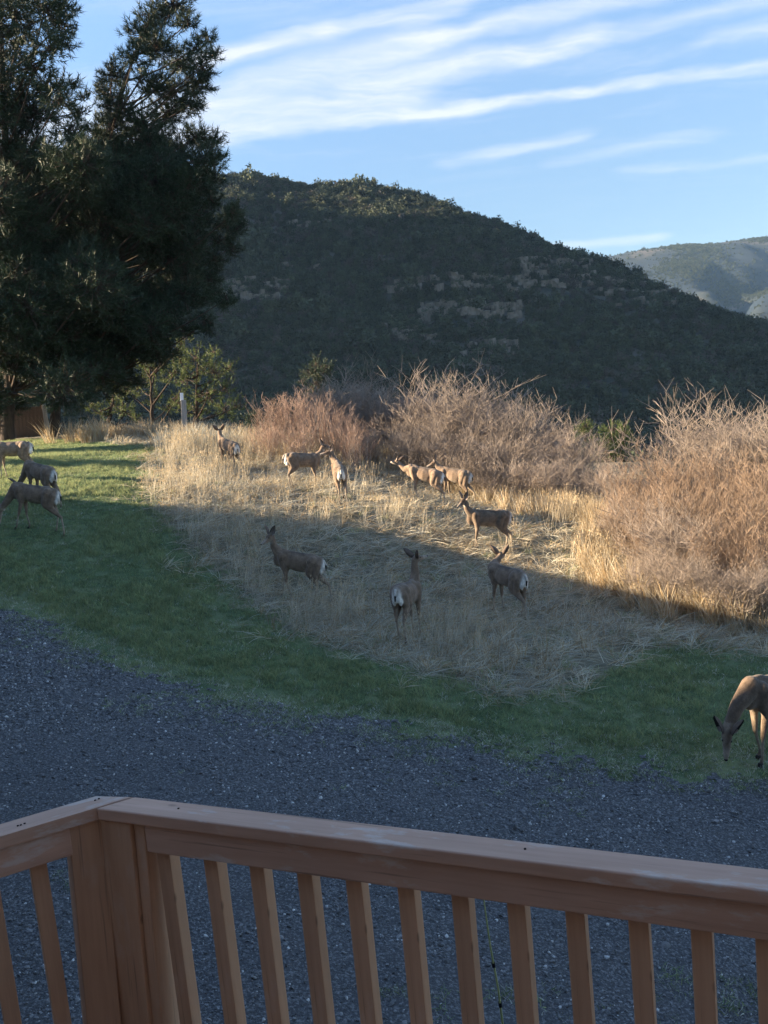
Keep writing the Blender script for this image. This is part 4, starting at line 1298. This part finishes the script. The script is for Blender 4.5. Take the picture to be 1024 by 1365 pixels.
# deck floor boards behind the railing
dk = tag(empty('deck', (0, 0, 0)), 'brown plank deck floor between house and railing', 'deck')
zf = BO - .02
for i in range(19):
    yb = -.40 + .145 * i + .07
    xr = line_x(c_out + nr * .02, dr, np.array([0., yb]), np.array([1., 0.]))[0]
    xl = line_x(k_out + nl_ * .02, dl, np.array([0., yb]), np.array([1., 0.]))[0]
    xl = max(xl, -2.4) if yb < 2.5 else max(xl, -1.3)
    xr = min(xr, 3.4)
    if xr - xl < .2: continue
    box('deck_board', (xr - xl, .139, .035), M_rail, dk, ((xl + xr) / 2, yb, zf - .02), bev=.004)

# thin pale green stake with dark bands standing outside the railing
p0 = at(646, 1205, 3.05); p1 = at(672, 1380, 3.05)
stake = tag(empty('garden_stake', tuple(p1)), 'thin pale green stake with dark bands standing beyond the balusters', 'stake')
M_stake = mat('pale_green_cane', (.30, .38, .17), (.42, .46, .24), scale=20, rough=.6)
M_dark = mat('dark_band', (.012, .014, .02), rough=.6)
d_s = p0 - p1
p_bot = -d_s * ((p1[2] - h1(p1[0], 3.05) + .1) / d_s[2])
kk = [p_bot, p_bot * .5 + np.array([.006, 0, 0]), np.zeros(3), d_s * .35 + np.array([.004, 0, 0]), d_s * .7 - np.array([.002, 0, 0]), d_s * 1.12]
V, Q = tubes(kk[:-1], kk[1:], [.0050, .0048, .0045, .004, .0035], [.0048, .0045, .004, .0035, .0025], 8)
meshobj('cane', tri_mesh('cane', V, Q, M_stake, True), stake)
for (px, py) in [(658, 1286), (667, 1339)]:
    q = at(px, py, 3.05) - p1; e = d_s / np.linalg.norm(d_s)
    V, Q = tubes([q - e * .009], [q + e * .009], [.0068], [.0068], 10)
    meshobj('band', tri_mesh('band', V, Q, M_dark, True), stake)

# ------------------------------------------------------------------ deer
M_deer, n, b = mats_new('deer_coat'); L = n.links.new
a_ = n.nodes.new('ShaderNodeAttribute'); a_.attribute_name = 'coat'
t_ = n.nodes.new('ShaderNodeTexCoord')
nf = n.nodes.new('ShaderNodeTexNoise'); nf.inputs['Scale'].default_value = 11; nf.inputs['Detail'].default_value = 9; nf.inputs['Roughness'].default_value = .75
L(t_.outputs['Object'], nf.inputs['Vector'])
mr = n.nodes.new('ShaderNodeMapRange'); mr.inputs[1].default_value = .3; mr.inputs[2].default_value = .7; mr.inputs[3].default_value = .5; mr.inputs[4].default_value = 1.55
L(nf.outputs[0], mr.inputs[0])
vs = n.nodes.new('ShaderNodeVectorMath'); vs.operation = 'SCALE'; L(a_.outputs['Color'], vs.inputs[0]); L(mr.outputs[0], vs.inputs['Scale'])
L(vs.outputs[0], b.inputs['Base Color']); b.inputs['Roughness'].default_value = .9; b.inputs['Specular IOR Level'].default_value = .15
b.inputs['Sheen Weight'].default_value = .15
bp = n.nodes.new('ShaderNodeBump'); bp.inputs['Strength'].default_value = .5; bp.inputs['Distance'].default_value = .015
n2 = n.nodes.new('ShaderNodeTexNoise'); n2.inputs['Scale'].default_value = 60; n2.inputs['Detail'].default_value = 4; L(t_.outputs['Object'], n2.inputs['Vector'])
L(n2.outputs[0], bp.inputs['Height']); L(bp.outputs[0], b.inputs['Normal'])
M_hoof = mat('hoof', (.02, .017, .015), rough=.5)
M_nose = mat('nose_leather', (.012, .011, .012), rough=.35)
M_eye = mat('eye', (.008, .006, .005), rough=.08, spec=.7)
M_earin = mat('ear_inner', (.30, .25, .22), (.42, .36, .32), scale=30, rough=.9, trans=.25)
M_earout = mat('ear_outer', (.10, .075, .06), (.15, .11, .085), scale=30, rough=.9)
M_earrim = mat('ear_rim', (.035, .028, .025), rough=.9)
M_tail = mat('tail_white', (.55, .52, .47), (.42, .38, .33), scale=30, rough=.9)
M_black = mat('tail_tip', (.012, .011, .01), rough=.9)

C_BODY = (.175, .125, .088); C_DARK = (.065, .052, .045); C_PALE = (.36, .30, .235); C_WHITE = (.72, .69, .63); C_LEG = (.19, .14, .10)
C_MUZ = (.42, .38, .33); C_FOREH = (.07, .052, .042); C_LEGW = (.34, .28, .21)
_NS, _NR = 12, 9


def ell_surface(c, r, R3=None):
    th = np.linspace(0, np.pi, _NR); ph = np.linspace(0, 2 * np.pi, _NS, endpoint=False)
    V = [[0, 0, 1]]
    for t in th[1:-1]:
        for p in ph: V.append([math.sin(t) * math.cos(p), math.sin(t) * math.sin(p), math.cos(t)])
    V.append([0, 0, -1]); V = np.array(V) * np.array(r)
    if R3 is not None: V = V @ R3.T
    V = V + np.array(c)
    Fc = []
    for j in range(_NS): Fc.append((0, 1 + j, 1 + (j + 1) % _NS))
    for i in range(_NR - 3):
        for j in range(_NS):
            a = 1 + i * _NS + j; b_ = 1 + i * _NS + (j + 1) % _NS; Fc.append((a, a + _NS, b_ + _NS)); Fc.append((a, b_ + _NS, b_))
    l = len(V) - 1; s = 1 + (_NR - 3) * _NS
    for j in range(_NS): Fc.append((l, s + (j + 1) % _NS, s + j))
    return V, Fc


def capsule(a, b_, ra, rb):
    """tapered, closed"""
    a = np.array(a, float); b_ = np.array(b_, float); D, U, Wv = frames((b_ - a)[None]); D, U, Wv = D[0], U[0], Wv[0]
    ph = np.linspace(0, 2 * np.pi, _NS, endpoint=False)
    rings = []
    for t in (-80, -55, -28, 0): rings.append((a + D * ra * math.sin(R(t)), ra * math.cos(R(t))))
    for t in (0, 28, 55, 80): rings.append((b_ + D * rb * math.sin(R(t)), rb * math.cos(R(t))))
    V = []
    for c, r in rings:
        for p in ph: V.append(c + (U * math.cos(p) + Wv * math.sin(p)) * r)
    Fc = []
    for i in range(len(rings) - 1):
        for j in range(_NS):
            q = i * _NS + j; w = i * _NS + (j + 1) % _NS; Fc.append((q, w, w + _NS)); Fc.append((q, w + _NS, q + _NS))
    Fc.append(tuple(range(_NS))[::-1]); Fc.append(tuple((len(rings) - 1) * _NS + j for j in range(_NS)))
    return np.array(V), Fc


def make_deer(px, py, head_deg, label, neck=(.62, 0, 1.16), hd=(.95, 0, -.25), legs=(.05, -.05, .06, -.06), size=1.0, tail_up=0.0, nmid=None, earspread=1.0, earback=.3, Y=None, tone=1.0, sink=0.0, vox=.0125, look_up=0, face=None, xs=.87):
    g = ghit(px, py)
    psi = R(head_deg); x0, y0 = g[0], g[1]
    z0 = h1(x0, y0) - sink
    cs, sn = math.cos(psi), math.sin(psi)

    def gz(lx, ly): return (h1(x0 + (lx * cs - ly * sn) * size, y0 + (lx * sn + ly * cs) * size) - sink - z0) / size
    # pitch of the trunk follows the slope
    sl = (gz(.35, 0) - gz(-.4, 0)) / .75
    sh = lambda p: (p[0], p[1], p[2] + sl * p[0])
    prims = []   # (type, data, colour, weight)

    def E(c, r, col, tilt=0.0):
        ct, st = math.cos(tilt + math.atan(sl)), math.sin(tilt + math.atan(sl))
        R3 = np.array([[ct, 0, -st], [0, 1, 0], [st, 0, ct]])
        prims.append(('e', (sh(c), r, R3), col))

    def Cp(a, b_, ra, rb, col, raw=False):
        if not raw: a, b_ = sh(a), sh(b_)
        prims.append(('c', (a, b_, ra, rb), col))
    # trunk
    E((.27, 0, .735), (.25, .125, .19), C_BODY, .05)
    E((.02, 0, .735), (.34, .15, .175), C_BODY)
    E((-.28, 0, .77), (.25, .138, .175), C_BODY, .05)
    E((.30, 0, .86), (.17, .062, .075), C_BODY)
    E((-.30, 0, .87), (.18, .075, .07), C_DARK)
    Cp((.30, 0, .865), (-.30, 0, .875), .05, .06, C_DARK)
    E((.43, 0, .72), (.12, .088, .15), C_BODY, .3)
    E((-.45, 0, .80), (.115, .105, .125), C_BODY)
    E((0, 0, .66), (.28, .10, .11), C_PALE)
    # rump patch
    E((-.535, 0, .755), (.036, .082, .115), C_WHITE, -.1)
    E((-.50, .055, .68), (.035, .04, .09), C_WHITE); E((-.50, -.055, .68), (.035, .04, .09), C_WHITE)
    # legs
    FL, FR, HL, HR = legs
    for sy, dx in ((1, FL), (-1, FR)):
        y_ = .078 * sy
        Cp((.34, y_ * .95, .80), (.31, y_ * 1.1, .58), .088, .062, C_BODY)
        dz = gz(.32 + dx, y_)
        kn = (.33 + dx * .5 + max(0, -dx) * .10, y_ * 1.02, .32 + dz * .6)
        ft = (.325 + dx, y_, .085 + dz)
        el = sh((.29, y_ * 1.1, .57))
        Cp(el, kn, .052, .028, C_LEG, True); prims.append(('e', (kn, (.027, .026, .035), None), C_LEG))
        Cp(kn, ft, .0215, .018, C_LEGW, True); Cp(ft, (ft[0] + .025, ft[1], .03 + dz), .0205, .021, C_LEG, True)
        prims.append(('hoof', (ft[0] + .03, ft[1], dz), None))
    for sy, dx in ((1, HL), (-1, HR)):
        y_ = .088 * sy
        Cp((-.33, y_ * .7, .80), (-.24, y_, .60), .125, .082, C_BODY)
        Cp((-.42, y_ * .8, .76), (-.36, y_, .58), .095, .07, C_BODY)
        dz = gz(-.42 + dx, y_)
        st_ = sh((-.25, y_, .57)); hk = (-.49 + dx * .6, y_ * .95, .37 + dz * .6 + sl * -.2); ft = (-.45 + dx, y_ * .95, .095 + dz)
        Cp(st_, (hk[0] + .02, hk[1], hk[2] + .02), .074, .031, C_BODY, True)
        Cp(sh((-.37, y_, .55)), hk, .05, .026, C_BODY, True)
        prims.append(('e', (hk, (.03, .026, .04), None), C_LEG))
        Cp(hk, ft, .0245, .0185, C_LEGW, True); Cp(ft, (ft[0] + .028, ft[1], .03 + dz), .021, .021, C_LEG, True)
        prims.append(('hoof', (ft[0] + .033, ft[1], dz), None))
    # neck
    N0 = np.array(sh((.42, 0, .82))); P3 = np.array(neck, float) + np.array([0, 0, sl * .4])
    hdv = np.array(hd, float); hdv /= np.linalg.norm(hdv)
    M = np.array(nmid, float) if nmid is not None else (N0 + P3) / 2 + np.array([.03, 0, -.02])
    Cp(N0, M, .112, .080, C_BODY, True); Cp(N0 + np.array([-.06, 0, .0]), M, .09, .075, C_BODY, True)
    Cp(M, P3 - hdv * .01, .078, .058, C_BODY, True)
    # head
    upv = np.array([0, 0, 1.0])
    if abs(hdv[2]) > .9: upv = np.array([1.0, 0, .2])
    if face is not None: upv = np.array(face, float)
    side = np.cross(upv, hdv); side /= np.linalg.norm(side)
    up = np.cross(hdv, side)
    H0 = P3 + hdv * .035 + up * .012
    Rh = np.stack([hdv, side, up], 1)
    prims.append(('e', (H0, (.092, .060, .064), Rh), C_BODY))
    prims.append(('e', (H0 + up * .034 + hdv * .03, (.06, .038, .025), Rh), C_FOREH))
    Cp(H0 + hdv * .06 - up * .012, H0 + hdv * .21 - up * .026, .050, .031, C_BODY, True)
    Cp(H0 + hdv * .15 - up * .022, H0 + hdv * .232 - up * .030, .034, .027, C_MUZ, True)
    Cp(H0 + hdv * .02 - up * .040, H0 + hdv * .16 - up * .046, .032, .018, C_MUZ, True)
    prims.append(('e', (P3 * .72 + M * .28 - up * .045 + hdv * .03, (.04, .035, .03), Rh), C_WHITE))
    Vs, Fs = [], []; off = 0; cols = []
    for ty, dt, col in prims:
        if ty == 'hoof': continue
        if ty == 'e': V, Fc = ell_surface(dt[0], dt[1], dt[2])
        else: V, Fc = capsule(*dt)
        Vs.append(V); Fs += [tuple(i + off for i in f) for f in Fc]; off += len(V)
    me = bpy.data.meshes.new('coat_cage'); me.from_pydata(np.vstack(Vs).tolist(), [], Fs)
    tmp = bpy.data.objects.new('coat_cage', me); COL.objects.link(tmp)
    rm = tmp.modifiers.new('r', 'REMESH'); rm.mode = 'VOXEL'; rm.voxel_size = vox; rm.use_smooth_shade = True
    sm = tmp.modifiers.new('s', 'SMOOTH'); sm.factor = .5; sm.iterations = 7
    dg = bpy.context.evaluated_depsgraph_get()
    body = bpy.data.meshes.new_from_object(tmp.evaluated_get(dg)); body.name = 'deer_body'
    bpy.data.objects.remove(tmp); bpy.data.meshes.remove(me)
    nv = len(body.vertices); co = np.empty(nv * 3, np.float32); body.vertices.foreach_get('co', co); co = co.reshape(-1, 3).astype(float)
    acc = np.zeros((nv, 3)); ws = np.zeros(nv)
    for ty, dt, col in prims:
        if ty == 'hoof': continue
        if ty == 'e':
            c, r, R3 = dt; q = co - np.array(c)
            if R3 is not None: q = q @ R3
            kq = np.linalg.norm(q / np.array(r), axis=1); dist = (kq - 1) * min(r)
        else:
            a, b_, ra, rb = dt; a = np.array(a); b_ = np.array(b_); ab = b_ - a
            t = np.clip(((co - a) @ ab) / (ab @ ab), 0, 1); dist = np.linalg.norm(co - a - t[:, None] * ab, axis=1) - (ra + (rb - ra) * t)
        w = np.exp(-np.clip(dist, -.012, 1) * 130); acc += w[:, None] * np.array(col); ws += w
    colr = acc / ws[:, None] * tone
    nrm = np.empty(nv * 3, np.float32); body.vertices.foreach_get('normal', nrm); nrm = nrm.reshape(-1, 3)
    low = np.clip(-nrm[:, 2], 0, 1) * (co[:, 2] > .45)
    colr = colr * (1 - low[:, None] * .4) + np.array(C_PALE) * (low[:, None] * .4)
    inner = sstep(.09, .05, np.abs(co[:, 1])) * (co[:, 2] < .58) * (co[:, 2] > .2)
    colr = colr * (1 - inner[:, None] * .4) + np.array(C_LEGW) * inner[:, None] * .4
    ca = body.attributes.new('coat', 'FLOAT_COLOR', 'POINT')
    ca.data.foreach_set('color', np.column_stack([np.clip(colr, 0, 1), np.ones(nv)]).astype(np.float32).ravel())
    body.materials.clear(); body.materials.append(M_deer)
    root = empty('mule_deer', (x0, y0, z0), psi); root.scale = (size * xs, size * .95, size)
    tag(root, label, 'deer', 'mule deer grazing around the meadow')
    meshobj('body', body, root)
    # ears
    for s in (1, -1):
        e0 = H0 + side * s * .042 + up * .034 - hdv * .035
        ed = side * s * .62 * earspread + up * .80 - hdv * earback; ed /= np.linalg.norm(ed)
        fn = hdv * .75 + side * s * .45; fn -= ed * (fn @ ed); fn /= np.linalg.norm(fn)
        sd = np.cross(ed, fn)
        Ln, Wd = .228, .056
        V, Fc, mi = [], [], []
        nu, nvv = 9, 7
        for i in range(nu):
            t = i / (nu - 1); w = Wd * (math.sin(math.pi * min(1, .14 + t * .86)) ** .62) * (1 - .10 * t)
            if t > .97: w = .004
            for j in range(nvv):
                v = j / (nvv - 1) * 2 - 1
                V.append(e0 + ed * Ln * t + sd * w * v + fn * (w * .95 * (abs(v) ** 2) - .03 * math.sin(t * 3.1)))
        for i in range(nu - 1):
            for j in range(nvv - 1):
                a = i * nvv + j; Fc.append((a, a + 1, a + nvv + 1, a + nvv)); mi.append(2 if (j in (0, nvv - 2) and i > 1) or i > nu - 3 else 0)
        m0 = len(V)
        for q in list(V): V.append(q - fn * .006)
        for i in range(nu - 1):
            for j in range(nvv - 1):
                a = m0 + i * nvv + j; Fc.append((a, a + nvv, a + nvv + 1, a + 1)); mi.append(1)
        for i in range(nu - 1):
            for j in (0, nvv - 1):
                a = i * nvv + j; Fc.append((a, a + nvv, a + nvv + m0, a + m0)); mi.append(2)
        em = tri_mesh('ear', V, np.array(Fc), mats=[M_earin, M_earout, M_earrim], matidx=mi, smooth=True)
        meshobj('ear', em, root)
        ec = H0 + side * s * .043 + hdv * .055 + up * .012
        Ve, Fe = ell_surface(ec, (.0125, .0125, .0125)); mm = bpy.data.meshes.new('eye'); mm.from_pydata(Ve.tolist(), [], Fe); mm.materials.append(M_eye)
        meshobj('eye', mm, root)
    Ve, Fe = ell_surface(H0 + hdv * .25 - up * .022, (.016, .021, .015), Rh); mm = bpy.data.meshes.new('nose'); mm.from_pydata(Ve.tolist(), [], Fe); mm.materials.append(M_nose); mm.shade_smooth()
    meshobj('nose', mm, root)
    # tail
    t0 = np.array(sh((-.555, 0, .86))); t1 = t0 + np.array([-.035, .0, -.075]); t2 = t0 + np.array([-.03, .012, -.17])
    V, Fc = capsule(t0, t1, .020, .021); mm = bpy.data.meshes.new('tail'); mm.from_pydata(V.tolist(), [], Fc); mm.materials.append(M_tail); mm.shade_smooth()
    tl = meshobj('tail', mm, root)
    V, Fc = capsule(t1, t2, .019, .012); mm = bpy.data.meshes.new('tail_tip'); mm.from_pydata(V.tolist(), [], Fc); mm.materials.append(M_black); mm.shade_smooth()
    meshobj('tail_tip', mm, tl)
    for ty, dt, col in prims:
        if ty != 'hoof': continue
        bm = bmesh.new()
        for s in (1, -1):
            r_ = bmesh.ops.create_cube(bm, size=1)
            for v in r_['verts']:
                f = .5 if v.co.z > 0 else 1.0
                v.co = Vector((v.co.x * .052 * (.75 if v.co.z > 0 else 1) + (.0 if v.co.z > 0 else .012), v.co.y * .021 + s * .0125, v.co.z * .045 + .02))
        bmesh.ops.bevel(bm, geom=bm.edges[:], offset=.005, segments=1, affect='EDGES')
        mm = bpy.data.meshes.new('hoof'); bm.to_mesh(mm); bm.free(); mm.materials.append(M_hoof)
        o = meshobj('hoof', mm, root); o.location = dt
    return root


GZ_ = dict(neck=(.86, 0, .40), hd=(.30, 0, -.95), nmid=(.66, 0, .66), earspread=.9, earback=1.1)
make_deer(22, 638, 186, 'pale lit deer cut by the left picture edge, behind two darker deer', Y=22, tone=1.35, **GZ_)
make_deer(60, 674, 146, 'dark deer with white rump, between the pale one and the nearest grazing one', neck=(.84, .04, .42), hd=(.3, .1, -.95), nmid=(.65, .02, .68), Y=19.0, legs=(.08, -.05, .05, -.08))
make_deer(54, 708, 176, 'dark deer grazing head down on the shaded lawn at the left edge', Y=17.0, legs=(.16, -.06, -.14, .10), **GZ_)
make_deer(309, 630, 128, 'sunlit deer facing away beside the grey sage bush', neck=(.60, -.06, 1.08), hd=(.6, -.45, .1), Y=24.3, legs=(.1, -.05, .1, -.1))
make_deer(408, 652, 22, 'deer facing right, touching noses with the one seen from behind', neck=(.66, .02, 1.05), hd=(.8, -.45, -.1), Y=21.4, legs=(.05, -.06, .08, -.04))
make_deer(456, 668, 98, 'slim lit deer seen from behind with its head turned left', neck=(.55, .12, 1.10), hd=(.05, .95, .0), Y=20.0, legs=(.03, -.02, .06, -.03), earback=.4)
make_deer(570, 671, 158, 'pale tan deer stretching its neck to the left on the meadow', neck=(.82, -.05, .98), hd=(.85, -.3, .12), nmid=(.62, -.02, .90), Y=20.8, legs=(-.10, .12, -.12, .10), earback=.7, tone=1.25)
make_deer(610, 671, 146, 'dark deer half hidden behind the pale stretching one', neck=(.62, .05, 1.02), hd=(.8, .4, -.2), Y=22.2, legs=(.05, -.05, .1, -.1))
make_deer(655, 736, 183, 'deer standing side on with a sunlit chest and face', neck=(.56, .03, 1.13), hd=(.80, .45, -.35), Y=20.2, legs=(.08, -.01, .10, -.10), tone=.8, earspread=1.1)
make_deer(680, 822, 124, 'deer with raised ears turned partly away, nearest to the foot of the right thicket', neck=(.52, -.30, .98), hd=(.55, -.75, -.1), nmid=(.50, -.14, .92), Y=16.6, legs=(.06, -.05, -.14, .18), earspread=1.2, earback=.2)
make_deer(404, 802, 167, 'dark alert deer alone on the bleached grass left of centre, ears raised', neck=(.52, .05, 1.15), hd=(.55, .75, -.30), Y=16.2, legs=(-.12, .12, .16, -.16), earspread=1.15, tail_up=1)
make_deer(548, 850, 68, 'nearest meadow deer seen from behind with white rump and raised head', neck=(.53, -.02, 1.22), hd=(.80, -.5, .1), Y=14.3, legs=(.05, -.04, .10, -.06), earspread=1.2)
make_deer(1040, 1012, 204, 'large brown deer grazing at the right picture edge beside the drive', size=1.07, tone=.70, neck=(.84, .02, .44), hd=(.22, .10, -.97), nmid=(.66, .01, .70), legs=(.05, -.10, .05, -.05), earspread=1.1, earback=1.0, face=(.73, .77, .1), vox=.010)

# ------------------------------------------------------------------ air
bm = bmesh.new(); bmesh.ops.create_cube(bm, size=1)
for v in bm.verts: v.co = Vector((v.co.x * 7100, 750 + v.co.y * 6000, 110 + v.co.z * 640))
me = bpy.data.meshes.new('haze'); bm.to_mesh(me); bm.free()
hm = bpy.data.materials.new('haze'); hm.use_nodes = True; hn = hm.node_tree; hn.nodes.clear()
ho = hn.nodes.new('ShaderNodeOutputMaterial'); hv = hn.nodes.new('ShaderNodeVolumePrincipled')
hv.inputs['Color'].default_value = (.40, .66, 1.0, 1); hv.inputs['Density'].default_value = .00009; hv.inputs['Anisotropy'].default_value = .0
hn.links.new(hv.outputs[0], ho.inputs['Volume']); me.materials.append(hm)
USE_HAZE = not os.environ.get('NOHAZE')
if USE_HAZE: tag(meshobj('haze', me), kind='stuff')
